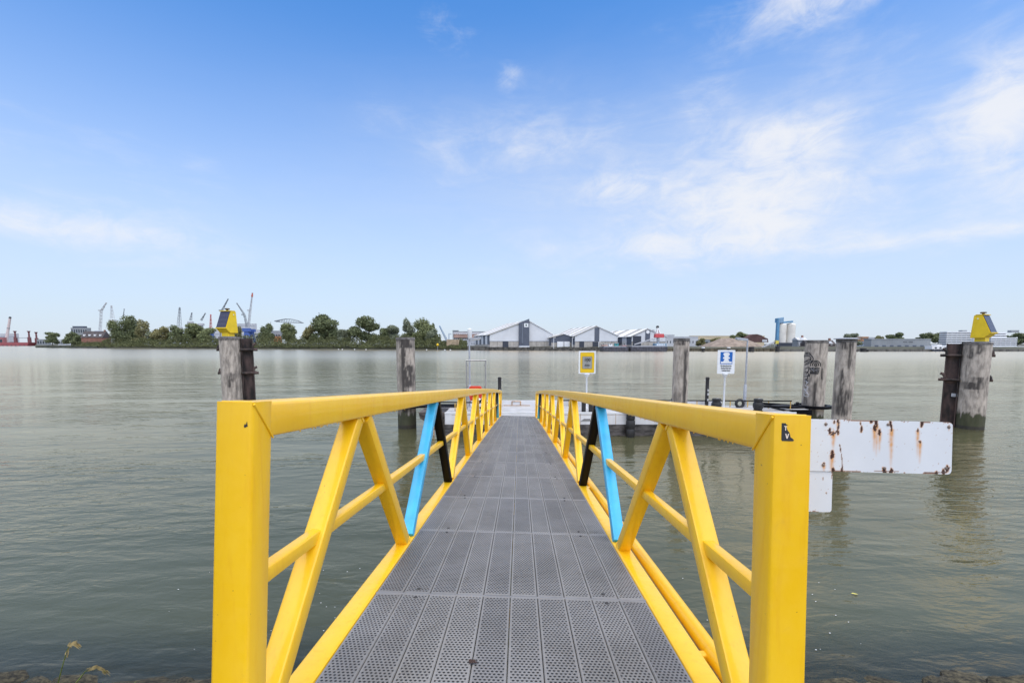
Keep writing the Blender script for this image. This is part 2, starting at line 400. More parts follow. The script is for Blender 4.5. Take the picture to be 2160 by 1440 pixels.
# ground under the inland end of the gangway
def abutment():
    o = thing('bridge_abutment', (0,.9,2.2), 'concrete abutment block carrying the shore end of the yellow gangway', 'abutment')
    part('block', MB().bb(-1.25, 1.25, .35, 1.35, 1.6, 2.55), m_conc, o, .02); return o
abutment()
def grass_stalk(pts, r, head, label):
    o = thing('grass_stalk', pts[0], label, 'grass')
    part('stem', MB().tube(pts, [r*(1-.6*i/(len(pts)-1)) for i in range(len(pts))], 6), m_leafg, o, smooth=60)
    mb = MB()
    for i in range(60):
        f = random.random(); k = f*(len(head)-1); a = int(min(k, len(head)-2)); p = Vector(head[a]).lerp(Vector(head[a+1]), k-a)
        d = (Vector(head[a+1])-Vector(head[a])).normalized()
        q = p+Vector((random.uniform(-1,1), random.uniform(-1,1), random.uniform(-1,1)))*r*1.6
        w = Vector((d.z, 0, -d.x))*r*.9
        mb.add([q-w, q+d*r*6+w*.2, q+w, q-d*r*2], [(0,1,2,3)])
    part('seed_head', mb, m_stalk, o, fix=False)
def P_(px, py, Y): return at(px, py, Y)
grass_stalk([P_(112,1520,3.3), P_(120,1450,3.3), P_(130,1410,3.3), P_(141,1372,3.3), P_(148,1357,3.3)], .0055, [P_(137,1390,3.3), P_(147,1360,3.3), P_(156,1356,3.3), P_(163,1361,3.3)], 'upright green grass stalk with a bent dry tip')
grass_stalk([P_(140,1500,3.2), P_(160,1440,3.2), P_(180,1415,3.2), P_(200,1406,3.2), P_(222,1416,3.2)], .0055, [P_(185,1413,3.2), P_(200,1406,3.2), P_(212,1409,3.2), P_(224,1419,3.2)], 'arching grass stalk with a drooping orange seed head')
def weed():
    o = thing('weed_plant', P_(250,1475,3.1), 'small weed with pointed green leaves on the bank', 'weed')
    for px, py, ex, ey in ((250,1475,215,1437),(250,1475,235,1442),(250,1475,262,1434),(250,1475,290,1433),(250,1475,300,1450)):
        a, c = P_(px,py,3.1), P_(ex,ey,3.1); d = (c-a); n = Vector((d.z,0,-d.x)).normalized()*.012
        part('leaf', MB().add([a, a+d*.45+n+Vector((0,-.02,0)), c, a+d*.45-n+Vector((0,.02,0))], [(0,1,2),(0,2,3)]), m_leafg, o, fix=False)
weed()

# ------------------------------------------------------------------ gangway
GX0, GZ0, GSL, GYAW, GROLL, GCAMB = -.0438, 2.9348, .0915, .0164, .0219, .0009
W = 1.36; HR = 1.0; T0 = 1.09; BAY = 1.92; NB = 9; TE = 1.05+BAY*NB
fw = Vector((math.sin(GYAW)*math.cos(GSL), math.cos(GYAW)*math.cos(GSL), -math.sin(GSL)))
_r = Vector((math.cos(GYAW), -math.sin(GYAW), 0)); _u = _r.cross(fw)
gr = _r*math.cos(GROLL)-_u*math.sin(GROLL); gu = _u*math.cos(GROLL)+_r*math.sin(GROLL)
GO = Vector((GX0, 0, GZ0))
def drop(t): return GCAMB*max(0, t-5)**2
def G(u, t, h): return GO+fw*t+gr*u+gu*(h-drop(t))
def gframe(t):
    f = (G(0,t+.01,0)-G(0,t-.01,0)).normalized(); up = gr.cross(f); return Matrix((gr, f, up)).transposed()
gang = thing('gangway', G(0, T0, 0), 'yellow steel gangway with lattice railings and grey perforated deck', 'gangway')
TS = [T0+.0+i*(TE-T0)/40 for i in range(41)]
UC = W/2+.05
# planks
ROW = 1.0; NP = 10; PW = W/NP
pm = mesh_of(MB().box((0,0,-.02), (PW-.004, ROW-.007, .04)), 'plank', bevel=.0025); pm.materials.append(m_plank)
SEAM0 = 2.195-ROW
k = 0; t = SEAM0-ROW+.35
tcur = SEAM0-.0
rows = []
ts_ = SEAM0
while ts_ < TE-.3: rows.append(ts_); ts_ += ROW
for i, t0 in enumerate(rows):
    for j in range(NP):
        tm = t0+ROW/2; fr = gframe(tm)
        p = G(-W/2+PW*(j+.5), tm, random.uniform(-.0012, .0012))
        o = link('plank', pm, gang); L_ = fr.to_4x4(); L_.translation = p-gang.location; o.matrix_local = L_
# end flange strips across the rows (each row's lip)
for t0 in rows[1:]:
    part('row_lip', MB().sweep([G(-W/2, t0, -.006), G(W/2, t0, -.006)], rrect(.016, .012, .003, 1), fw), mat('lip_steel', (.23, .23, .24), .5, .2, .1, 8), gang)
for t0 in rows[1:7]:
    for s in (-1, 1):
        for dt in (-.045, .05):
            part('bolt', MB().lathe(G(s*.475+random.uniform(-.01,.01), t0+dt, .0), [(.009,-.004),(.009,.003),(.005,.006),(0,.006)], 8), m_bolt, gang)
# deck support
for t0 in rows+[TE-.15]:
    part('cross_beam', MB().sweep([G(-W/2-.01, t0, -.10), G(W/2+.01, t0, -.10)], rrect(.06, .10, .006, 1), fw), m_yel, gang)
for s in (-1, 1):
    sm = 45
    part('bottom_chord', MB().sweep([G(s*UC, t_, -.056) for t_ in TS], rrect(.10, .12, .010), gr), m_yel, gang, smooth=sm)
    part('top_rail', MB().sweep([G(s*UC, t_, HR-.05) for t_ in [T0+.012]+TS[1:]], rrect(.10, .10, .011), gr), m_yel, gang, smooth=sm)
    part('middle_rail', MB().sweep([G(s*UC, t_, .485) for t_ in [T0+.06]+TS[1:]], rrect(.046, .046, .007), gr), m_yel, gang, smooth=sm)
    post = part('post', MB().sweep([G(s*UC, T0+.05, h) for h in (-.55, .3, HR-.012)]+[G(s*UC, T0+.05, HR-.003), G(s*UC, T0+.05, HR+.0015)], rrect(.1005, .1005, .011), gr), m_yel, gang, smooth=sm)
    # rounded top corner cap
    bead = [G(s*(UC-.051), T0+.004, HR-.004), G(s*(UC-.0515), T0+.03, HR-.03), G(s*(UC-.0515), T0+.065, HR-.065), G(s*(UC-.051), T0+.10, HR-.102)]
    part('weld_bead', MB().tube(bead, .0032, 6), m_yel, post, smooth=60)
    part('weld_bead', MB().tube([G(s*(UC-.049), T0+.004, HR-.001), G(s*(UC-.04), T0+.012, HR+.001), G(s*(UC+.04), T0+.014, HR+.001)], .0028, 6), m_yel, post, smooth=60)
    part('post', MB().sweep([G(s*UC, TE-.05, h) for h in (-.2, .3, HR-.04)], rrect(.10, .10, .011), gr), m_yel, gang, smooth=sm)
    for kbay in range(NB):
        tb0 = 1.05+BAY*kbay; tm = tb0+BAY/2; tb1 = tb0+BAY
        for q, (ta, ha, tb_, hb) in enumerate(((tb0+.075, .0, tm-.045, HR-.095), (tm+.045, HR-.095, tb1-.045, .0))):
            if kbay == 0 and q == 0: ta += .09
            m = m_yel
            if kbay == 1: m = (m_blue, m_black)[q]
            if kbay == NB-2: m = (m_black, m_blue)[q]
            lab = None if m is m_yel else ('light blue painted diagonal' if m is m_blue else 'black painted diagonal')
            dg = part('diagonal', MB().sweep([G(s*UC, ta, ha), G(s*UC, tb_, hb)], rrect(.078, .07, .007), gr), m, gang, smooth=sm, label=lab)
            if kbay < 3:      # weld fillets where the tube meets the chord and the rail
                e0, e1 = G(s*UC, ta, ha), G(s*UC, tb_, hb); dd = (e1-e0).normalized()
                for c_, d_ in ((e0, dd), (e1, -dd)):
                    mw = MB().sweep([c_+d_*.002, c_+d_*.010, c_+d_*.016], rrect(.084, .077, .008), gr)
                    part('weld', mw, m, dg, smooth=60)
for s in (-1, 1):      # blobs of dried paint hanging from the lower edge of the top rail
    mbd = MB()
    for i in range(26):
        t_ = T0+.22+random.random()**1.4*1.5; r_ = random.uniform(.0008, .0022); q = G(s*(UC-.046+random.uniform(-.003,.003)), t_, HR-.1005)
        mbd.lathe((q.x, q.y, q.z-r_*1.6), [(r_*.2,0),(r_*.85,r_*.5),(r_,r_*1.2),(r_*1.3,r_*2.2)], 7)
    part('paint_drips', mbd, m_yel, gang, smooth=60, kind='stuff')
# pipe carried outside the right hand chord
pu = W/2+.172
part('side_pipe', MB().tube([G(pu, t_, -.035) for t_ in [1.62+.06*0]+[x for x in TS if x > 1.7]],   .037, 14), m_yel, gang, smooth=60)
for t_ in (1.8, 4.9, 8.7, 12.5, 16.3):
    part('pipe_bracket', MB().sweep([G(W/2+.08, t_, -.05), G(pu+.01, t_, -.05)], rrect(.035, .05, .006, 1), fw), m_yel, gang)
# torn sticker remains
def flat(poly, m, parent, s, name, depth=.0009):
    """poly in (across, height) metres on the front face of a near post"""
    n = len(poly); mb = MB(); off = .0004
    a = [G(s*UC+p[0], T0-.0003-depth, p[1]) for p in poly]; b = [G(s*UC+p[0], T0+.001, p[1]) for p in poly]
    mb.v = [tuple(p) for p in a+b]; mb.f = [tuple(range(n)), tuple(range(n, 2*n))[::-1]]+[(i, (i+1) % n, n+(i+1) % n, n+i) for i in range(n)]
    return part(name, mb, m, parent)
post_r = [o for o in gang.children if o.name.startswith('post')][2]; post_l = [o for o in gang.children if o.name.startswith('post')][0]
sx, sy = -.030, HR-.062
def SP(p): return [(sx+a, sy+b) for a, b in p]
st = flat(SP([(0,.043),(.010,.043),(.011,.040),(.016,.038),(.010,.036),(.013,.031),(.014,.027),(.017,.022),(.020,.019),(.022,.012),(.023,.007),(.028,.004),(.032,.000),(.030,-.003),(.002,-.003),(0,0)]), m_ink, post_r, 1, 'sticker')
m_pale = mat('sticker_letters', (.75, .62, .50), .5)
flat(SP([(.006,.036),(.0125,.0352),(.0125,.0334),(.0108,.0334),(.0104,.024),(.0085,.024),(.0085,.0336),(.0062,.034)]), m_pale, st, 1, 'letter', .0018)
flat(SP([(.009,.016),(.0115,.016),(.0137,.0075),(.0165,.016),(.0188,.016),(.015,.0035),(.0122,.0035)]), m_pale, st, 1, 'letter', .0018)
flat([(.028,HR-.061),(.031,HR-.055),(.033,HR-.060),(.036,HR-.049),(.038,HR-.062),(.030,HR-.066)], m_ink, post_l, -1, 'sticker')
# fallen leaf on the deck
def on_deck(px, py):
    d = px_dir(px, py); n = gu; o_ = G(0, 2, .004); c = Vector((0,0,CAMH)); return c+d*((o_-c).dot(n)/d.dot(n))
lf = on_deck(990, 1396)
pts = [(.0,-.004),(.008,-.009),(.016,-.004),(.026,-.006),(.030,.001),(.022,.004),(.018,.010),(.011,.006),(.004,.012),(-.004,.006)]
tag(part('fallen_leaf', MB().add([lf+gr*a*1.05+fw*b*1.5+gu*(.001+.004*abs(math.sin(i*1.9))) for i, (a,b) in enumerate(pts)], [tuple(range(len(pts)))]), mat('dead_leaf', (.045,.02,.014), .7)), 'dark brown dead leaf lying on the grey perforated deck', 'leaf')

# ------------------------------------------------------------------ rusting white board on the gangway post
def board():
    o = thing('notice_board', G(UC, T0+.12, .5), 'white enamel board with orange rust streaks fixed beside the gangway post', 'board')
    tB = T0+.135
    def Q(px, py):
        d = px_dir(px, py); c = Vector((0,0,CAMH)); q = G(0, tB, 0); return c+d*((q-c).dot(fw)/d.dot(fw))
    def uv(px, py): q = Q(px, py)-G(0, tB, 0); return q.dot(gr), q.dot(gu)
    l, tp = uv(1700, 883); r, _ = uv(2010, 892); _, bt = uv(1880, 997); _, lg = uv(1735, 1080); lr, _ = uv(1757, 1040)
    l = UC-.02
    crk = [(uv(*p), uv(*q)) for p, q in (((1746,908),(1762,913)),((1762,913),(1769,903)),((1769,903),(1769,890)),((1752,917),(1762,913)),((1771,938),(1776,965)),((1776,965),(1777,990)),((1845,993),(1895,994)),((1950,996),(1995,996)),((1995,996),(2003,986)))]
    def sheet(u0, u1, h0, h1, rad, name, t_front, splash, res=.0022):
        mb = MB(); nx, nz = int((u1-u0)/res), int((h1-h0)/res)
        def insx(u, h):
            # rounded outline by pulling corner points in
            for cu, ch, su, sh in ((u0+rad, h0+rad, -1, -1), (u1-rad, h0+rad, 1, -1), (u0+rad, h1-rad, -1, 1), (u1-rad, h1-rad, 1, 1)):
                if (u-cu)*su > 0 and (h-ch)*sh > 0:
                    d = math.hypot(u-cu, h-ch)
                    m_ = max(abs(u-cu), abs(h-ch)); kf = m_/d if d else 1
                    return cu+(u-cu)*kf, ch+(h-ch)*kf
            return u, h
        uvs = []
        for side in (0, 1):
            for i in range(nx+1):
                for j in range(nz+1):
                    u, h = insx(u0+(u1-u0)*i/nx, h0+(h1-h0)*j/nz); uvs.append((u, h)); mb.v.append(tuple(G(u, t_front+side*.003, h)))
        n1 = nz+1; N = (nx+1)*n1
        for i in range(nx):
            for j in range(nz):
                a = i*n1+j; mb.f.append((a, a+n1, a+n1+1, a+1)); mb.f.append((N+a, N+a+1, N+a+n1+1, N+a+n1))
        ring = [i*n1 for i in range(nx+1)]+[nx*n1+j for j in range(1, nz+1)]+[i*n1+nz for i in range(nx-1, -1, -1)]+[j for j in range(nz-1, 0, -1)]
        for i in range(len(ring)):
            a, b = ring[i], ring[(i+1) % len(ring)]; mb.f.append((a, b, N+b, N+a))
        ob = part(name, mb, m_boardw, o, fix=False)
        col = np.zeros((len(uvs), 4), np.float32)
        DK, OR = np.array((.05,.018,.010)), np.array((.62,.27,.055))
        for q, (u, h) in enumerate(uvs):
            nz_ = mnoise.noise(Vector((u*90, h*90, 1.))); nf = mnoise.noise(Vector((u*260, h*260, 5.)))
            a, c = 0., OR
            for (su, sh, rr, ln, ww) in splash:
                d = math.hypot((u-su)/rr, (h-sh)/(rr*2.1))+.75*nz_+.45*nf
                if d < 1: a, c = 1., DK; break
                if d < 1.5: a, c = max(a, .8*(1.5-d)/.5), OR
                if ln and h < sh and h > sh-ln:
                    f = 1-(sh-h)/ln; k_ = math.exp(-((u-su)/(ww*(.6+.6*f)))**2)*f**.7*(1.05+.6*nz_)
                    if k_ > a: a, c = min(.9, k_), OR
            if name == 'panel':
                for q0, q1 in crk:
                    tt = max(0, min(1, ((u-q0[0])*(q1[0]-q0[0])+(h-q0[1])*(q1[1]-q0[1]))/((q1[0]-q0[0])**2+(q1[1]-q0[1])**2)))
                    if math.hypot(u-q0[0]-(q1[0]-q0[0])*tt, h-q0[1]-(q1[1]-q0[1])*tt) < .0016+.0012*nf: a, c = .95, DK
            e = min(u-u0, u1-u, h-h0, h1-h)
            if a < .9 and e < .0035 and mnoise.noise(Vector((u*22, h*22, 8.)))+.3*nf > .16: a, c = .9, np.array((.22,.09,.04))
            if a < .3 and nf > .56 and nz_ > .1: a, c = .7, np.array((.25,.22,.2))
            col[q] = (*c, a)
        at_ = ob.data.color_attributes.new('stain', 'FLOAT_COLOR', 'POINT'); at_.data.foreach_set('color', col.ravel())
        return ob
    S = [(1817,905,3,0,0),(1845,903,4,30,5),(1848,890,4,0,0),(1838,888,3,0,0),(1856,912,3.5,26,4),(1878,893,3,0,0),(1881,905,3,50,5),(1880,898,2.5,0,0),(1755,960,5,30,5),(1738,980,2.5,10,4),
         (1936,907,2.5,36,4),(1941,932,2.6,28,4),(1742,894,2,0,0),(1768,888,3,20,4),(1760,890,2.5,0,0),(1758,915,4,20,5),(1750,909,3,0,0),(1768,911,3,0,0),(1757,992,4,0,0),(1767,903,2,0,0),
         (1865,994,5,0,0),(1880,994,4,0,0),(1998,988,4,0,0),(1990,996,4,0,0),(1975,997,3,0,0),(1945,891,4,0,0),(1838,886,3,0,0),(2002,900,2,6,2),(1850,897,3,40,4),(1776,992,3,0,0),(1815,892,2,0,0)]
    def conv(lst):
        out_ = []
        for px, py, rr, ln, ww in lst:
            u, h = uv(px, py); k_ = .62/960*1.0*2.1; out_.append((u, h, rr*.00135*.82, ln*.0023, ww*.00105))
        return out_
    main = sheet(l, r, bt, tp, .012, 'panel', tB, conv(S))
    leg = sheet(l, lr, lg, tp-.02, .008, 'strap', tB+.004, conv([(1738,1010,1.5,0,0),(1745,1040,1,0,0)]))
    for px, py in ((1817-75,894),(1873,895),(2001,900),(1865,987),(1995,987),(1736,980)):
        u, h = uv(px, py); mbb = MB(); mbb.tube([G(u, tB+.001, h), G(u, tB-.002, h), G(u, tB-.0035, h)], [.0042, .0042, .002], 8)
        part('rivet', mbb, mat('rivet_steel', (.22,.17,.14), .6, .3), o)
    for h in (bt+.03, tp-.04):
        part('bracket', MB().sweep([G(UC+.045, tB+.02, h), G(UC+.10, tB+.02, h)], rrect(.025, .03, .004, 1), gu), m_galv, o)
board()

# ------------------------------------------------------------------ piles
def pile(px, Y, dia, ptop, label, seed, cap=False, streaks=(), graffiti=False, group=None, zb=-1.2, tint=1.):
    """vertical tube pile; px = centre column at the top"""
    top = at(px, ptop, Y); c = Vector((top.x, Y, 0)); H = top.z; r = dia/2
    o = thing('mooring_pile', (c.x, c.y, 0), label, 'pile', group)
    nA, nZ = 72, 110; mb = MB(); prof = [(zb+(H-zb)*j/nZ) for j in range(nZ+1)]
    col = np.zeros(((nA)*(nZ+1), 4), np.float32)
    view = math.atan2(-c.y, -c.x)       # angle facing the shore
    for j, z in enumerate(prof):
        for i in range(nA):
            a = 2*math.pi*i/nA; mb.v.append((c.x+r*math.cos(a), c.y+r*math.sin(a), z))
            da = (a-view+math.pi) % (2*math.pi)-math.pi   # 0 = facing viewer, + = viewer's left
            s_ = math.sin(da) if abs(da) < math.pi/2 else math.copysign(1, da)   # -1 left .. 1 right across the face
            n1 = mnoise.fractal(Vector((a*2.2+seed*5, z*.55, seed)), .9, 2., 5); n2 = mnoise.fractal(Vector((a*6+seed, z*1.8, seed*3.)), .8, 2., 4)
            n3 = mnoise.fractal(Vector((a*14+seed, z*.9, seed*2.)), .8, 2., 3)
            f = (z)/H
            A = 0.; C = np.array((.035,.030,.028))
            A = max(A, min(1, max(0, (n1+.35*n2-.30)*1.3)))*.62                     # weathered patches
            A = max(A, min(.6, max(0, (n3-.45)*2.)))
            for (sp, sw, z0, z1, k_) in streaks:       # dark runs: place across, width, from..to as fraction of height, strength
                zz = (f-z0)/(z1-z0) if z1 != z0 else 0
                if 0 <= zz <= 1:
                    g_ = math.exp(-((s_-sp-.12*n2)/sw)**2)*min(1, (1-zz)*6, zz*6+.25)*k_*(.75+.7*n2+.4*n1); A = max(A, min(.95, g_))
            A = min(.92, max(0, (A-.16)*1.45))
            if f > .965: A = max(A, min(.8, (.5+.5*n2)))
            if z < .95:     # tidal growth
                w_ = min(1, max(0, (.80-z+.18*n2)/.10)); 
                if w_ > .05:
                    g2 = .5+.5*n1; C2 = np.array((.030,.036,.012))*(.7+.8*g2); C = C*(1-w_)+C2*w_; A = max(A, .93*w_)
            if z < .18: C = np.array((.018,.018,.012)); A = .95
            col[j*nA+i] = (*C, A)
    for j in range(nZ):
        for i in range(nA):
            k_ = (i+1) % nA; mb.f.append((j*nA+i, j*nA+k_, (j+1)*nA+k_, (j+1)*nA+i))
    mb.f.append(tuple(nZ*nA+i for i in range(nA)))
    ob = part('tube', mb, m_pile, o, smooth=50, fix=False)
    ca = ob.data.color_attributes.new('stain', 'FLOAT_COLOR', 'POINT'); ca.data.foreach_set('color', col.ravel())
    part('rim', MB().lathe((c.x,c.y,0), [(r+.012,H-.10),(r+.018,H-.095),(r+.018,H+.012),(r-.05,H+.014),(r-.06,H-.0)], 48), mat('pile_rim', (.16,.145,.135), .8, 0, .4, 5), o, smooth=40)
    if cap: part('cap_plate', MB().lathe((c.x,c.y,0), [(r+.09,H+.014),(r+.10,H+.02),(r+.10,H+.045),(.3,H+.07),(.0,H+.075)], 40), m_galv, o, smooth=40)
    if graffiti:
        def strokes(lines, m, w, name):
            for ln in lines:
                mbs = MB(); pts = []
                for q in range(len(ln)-1):
                    n_ = max(2, int(math.hypot(ln[q+1][0]-ln[q][0], (ln[q+1][1]-ln[q][1])*4)*14))
                    pts += [(ln[q][0]+(ln[q+1][0]-ln[q][0])*e/n_, ln[q][1]+(ln[q+1][1]-ln[q][1])*e/n_) for e in range(n_)]
                pts.append(ln[-1]); V = []
                for (s_, f_) in pts:
                    da = math.asin(max(-.97, min(.97, s_))); a = view+da; V.append(Vector((c.x+(r+.003)*math.cos(a), c.y+(r+.003)*math.sin(a), H*f_)))
                mbs.tube(V, w, 5); part(name, mbs, m, o)
        arc = lambda cx_, cy_, rx, ry, a0, a1: [(cx_+rx*math.cos(R(a0+(a1-a0)*i/14)), cy_+ry*math.sin(R(a0+(a1-a0)*i/14))) for i in range(15)]
        mk = mat('black_spray', (.015,.015,.018), .6); wk = mat('white_spray', (.65,.65,.68), .6)
        strokes([arc(-.75,.80,.55,.05,150,-60), arc(-.75,.80,.35,.033,160,-80), [(-.95,.76),(-.5,.80),(-.3,.77),(-.62,.75),(-.9,.73)], arc(.02,.735,.42,.045,200,-20), arc(.02,.735,.26,.03,200,-20), arc(.02,.735,.1,.012,0,360),
                 [(-.9,.86),(-.6,.87),(-.45,.855),(-.6,.845)], [(-.85,.69),(-.5,.71),(-.55,.66),(-.85,.65)], [(-.4,.70),(.4,.70)], [(-.45,.69),(.38,.685)], [(-.4,.675),(.36,.672)], [(-.38,.66),(.35,.662)], [(-.4,.648),(.33,.65)], [(-.3,.64),(.3,.638)], [(-.75,.62),(-.6,.66),(-.45,.6),(-.35,.66)],
                 [(-.85,.60),(-.55,.62),(-.6,.575),(-.8,.57),(-.5,.555)], [(.6,.70),(.55,.62),(.62,.58)]], mk, .018, 'graffiti_stroke')
        strokes([[(-.85,.55),(-.7,.56),(-.6,.53)], [(-.5,.55),(-.75,.50),(-.45,.49),(-.8,.45)], [(-.85,.47),(-.5,.42)], [(-.5,.47),(-.85,.42)], arc(-.6,.40,.22,.018,0,330), [(-.8,.62),(-.7,.63),(-.75,.60)], arc(-.2,.69,.1,.01,0,300), [(-.15,.665),(.1,.68),(.2,.66)]], wk, .011, 'graffiti_stroke')
    o['_r'] = r; o['_h'] = H
    return o, c, r, H
G_P = None
p1, c1, r1, h1 = pile(484, 22.6, .92, 711, 'grey pile carrying a yellow solar beacon, solar panel turned left', 1.3, streaks=[(.35,.35,.0,1.,.55),(-.1,.5,.42,.62,.9),(.75,.2,0,1,.6)])
p2, c2, r2, h2 = pile(855, 21.6, .86, 712, 'bare stained pile held by the ring at the raked bow of the pontoon', 2.7, streaks=[(-.25,.28,.0,1.,1.35),(.2,.8,.45,.72,1.3),(.0,.9,.88,1.,1.1),(.0,.7,.0,.35,1.2)])
p3, c3, r3, h3 = pile(1438, 18.9, .62, 714, 'slim pale pile in front of the pontoon with a dark streak', 4.1, streaks=[(.55,.25,.15,1.,1.2),(0,.9,.93,1.,.9),(-.2,.7,.3,.5,.6)])
p4, c4, r4, h4 = pile(1723, 21.0, .90, 718, 'pile sprayed with black and white graffiti', 5.9, graffiti=True, streaks=[(.1,.25,.1,.6,.9),(-.6,.4,.25,.62,.7),(.7,.2,.45,.8,.8)])
p5, c5, r5, h5 = pile(1786, 18.4, .68, 716, 'pile with a flat overhanging grey cap plate', 7.7, cap=True, streaks=[(.45,.25,.7,1.,1.3),(-.2,.2,.45,.75,1.0),(.0,1.,.25,.55,.9),(0,.9,.9,1.,1.)])
p6, c6, r6, h6 = pile(2062, 21.4, 1.02, 722, 'thick pale pile carrying a yellow solar beacon, solar panel turned right', 9.1, streaks=[(.2,.25,.86,.99,1.1),(0,1.,.46,.56,.9),(-.5,.4,.8,1.,.8),(.3,.6,.5,.62,.8)])

def beam_side(o, c, r, H, sgn, ang):
    """vertical H-beam clamped beside a pile plus the clamp rods; sgn = side (x direction)"""
    d = Vector((math.cos(ang), math.sin(ang), 0)); n = Vector((-d.y, d.x, 0)); b = c+d*(r+.27)
    for q in (-.24, .24):
        part('beam_flange', MB().box((b.x+d.x*q, b.y+d.y*q, H/2-.3), (.04, .40, H+.5), M=Matrix((d, n, Vector((0,0,1)))).transposed().to_3x3()), m_beam, o)
    part('beam_web', MB().box((b.x, b.y, H/2-.305), (.44, .03, H+.48), M=Matrix((d, n, Vector((0,0,1)))).transposed().to_3x3()), m_beam, o)
    for z in (H-.62, H-1.78):
        for q in (-1,):
            e = n*(q*(r*.72)) if n.y*q < 0 else -n*(q*(r*.72))
            a0 = c+Vector((0,0,z))-d*(r+.16)-e*1.45; a1 = c+Vector((0,0,z))+d*(r+.62)-e*1.45
            part('clamp_rod', MB().tube([a0, a1], .065, 12), m_beam, o, smooth=60)
        f = b-n*math.copysign(.23, n.y)
        part('clamp_rod', MB().tube([f-d*.28+Vector((0,0,z)), f+d*.46+Vector((0,0,z))], .065, 12), m_beam, o, smooth=60)
        part('clamp_plate', MB().box((b.x-n.x*math.copysign(.18, n.y), b.y-n.y*math.copysign(.215, n.y), z), (.5, .02, .16), M=Matrix((d, n, Vector((0,0,1)))).transposed().to_3x3()), m_beam, o)
        h = f+d*.24+Vector((0,0,z))
        part('clamp_hook', MB().tube([h, h+Vector((0,0,.15)), h+d*.05+Vector((0,0,.26)), h+d*.13+Vector((0,0,.30)), h+d*.16+Vector((0,0,.24))], [.06,.055,.075,.07,.03], 10), m_beam, o, smooth=60)
        g = c-d*(r+.03)+Vector((0,0,z+.02))
        part('clamp_hook', MB().tube([g, g+Vector((0,0,.14)), g+d*.03+Vector((0,0,.24))], [.06,.055,.03], 10), m_beam, o, smooth=60)
v1 = math.atan2(c1.y, c1.x)-math.pi/2; v6 = math.atan2(c6.y, c6.x)-math.pi/2
beam_side(p1, c1, r1, h1, 1, v1-R(4)); beam_side(p6, c6, r6, h6, -1, v6+math.pi+R(4))
part('tie_plate', MB().box((c6.x-(r6+.2)*math.cos(v6)+.05, c6.y-(r6+.2)*math.sin(v6)-.22, 1.55), (.4, .04, .16), rz=v6), m_galv, p6)

def beacon(c, z, ang, label):
    """wedge-shaped solar beacon; ang = direction the solar panel faces"""
    o = thing('solar_beacon', (c.x, c.y, z), label, 'beacon')
    d = Vector((math.cos(ang), math.sin(ang), 0)); n = Vector((-d.y, d.x, 0)); M = Matrix((d, n, Vector((0,0,1)))).transposed()
    def tr(mb_): mb_.v = [tuple(M @ Vector(p)+Vector((c.x, c.y, z))) for p in mb_.v]; return mb_
    yb = m_signy2
    part('pedestal', tr(MB().bb(-.22,.16,-.20,.20,.02,.20)), yb, o, .012)
    part('base_flange', tr(MB().bb(-.26,.20,-.24,.24,.0,.022)), m_galv, o)
    prof = [(-.34,.19),(.14,.19),(.37,.40),(.03,1.24),(-.27,1.24)]
    body = part('housing', tr(MB().prism(prof, -.30, .30, 'xz')), yb, o, .012)
    # frame lip over the panel, panel, top cap
    ex = Vector((.03-.37, 0, 1.24-.40)); L = ex.length; ex.normalize(); nx = Vector((ex.z, 0, -ex.x))
    def slab(u0, u1, w, t0, t1):
        mb_ = MB()
        for tt in (t0, t1):
            for u, y_ in ((u0,-w),(u1,-w),(u1,w),(u0,w)): mb_.v.append(tuple(Vector((.37,y_,.40))+ex*u+nx*tt))
        mb_.f = [(0,1,2,3),(4,7,6,5),(0,4,5,1),(1,5,6,2),(2,6,7,3),(3,7,4,0)]; return tr(mb_)
    part('solar_panel', slab(.03, L-.02, .275, .004, .022), m_dinsol, body)
    for u in (.24, .46, .68): part('cell_seam', slab(u-.004, u+.004, .272, .022, .0235), mat('cell_line', (.16,.16,.18), .4), body)
    part('panel_lip', slab(.0, .035, .315, -.01, .035), yb, body)
    part('top_hood', tr(MB().bb(-.22,.10,-.31,.31,1.24,1.275)), yb, o, .008)
    part('lamp', tr(MB().lathe((-.06,.0,0), [(.05,1.275),(.05,1.32),(.11,1.335),(.12,1.36),(.10,1.39),(.03,1.40),(0,1.40)], 20)), mat('beacon_lamp', (.05,.035,.02), .3), o, smooth=40)
    part('bolt', tr(MB().tube([Vector((-.12,-.30,1.08)), Vector((-.12,-.312,1.08))], .028, 10)), m_white, body)
    part('bolt', tr(MB().tube([Vector((-.12,.30,1.08)), Vector((-.12,.312,1.08))], .028, 10)), m_white, body)
m_signy2 = mat('beacon_yellow', (.80, .555, .01), .45, 0, .05, 3, .0005, 40)
beacon(c1+Vector((-.02,-.1,0)), h1+.012, R(-104), 'yellow wedge shaped solar beacon with its dark panel turned left')
beacon(c6+Vector((.12,-.1,0)), h6+.012, R(-66), 'yellow wedge shaped solar beacon with its lilac panel turned right')

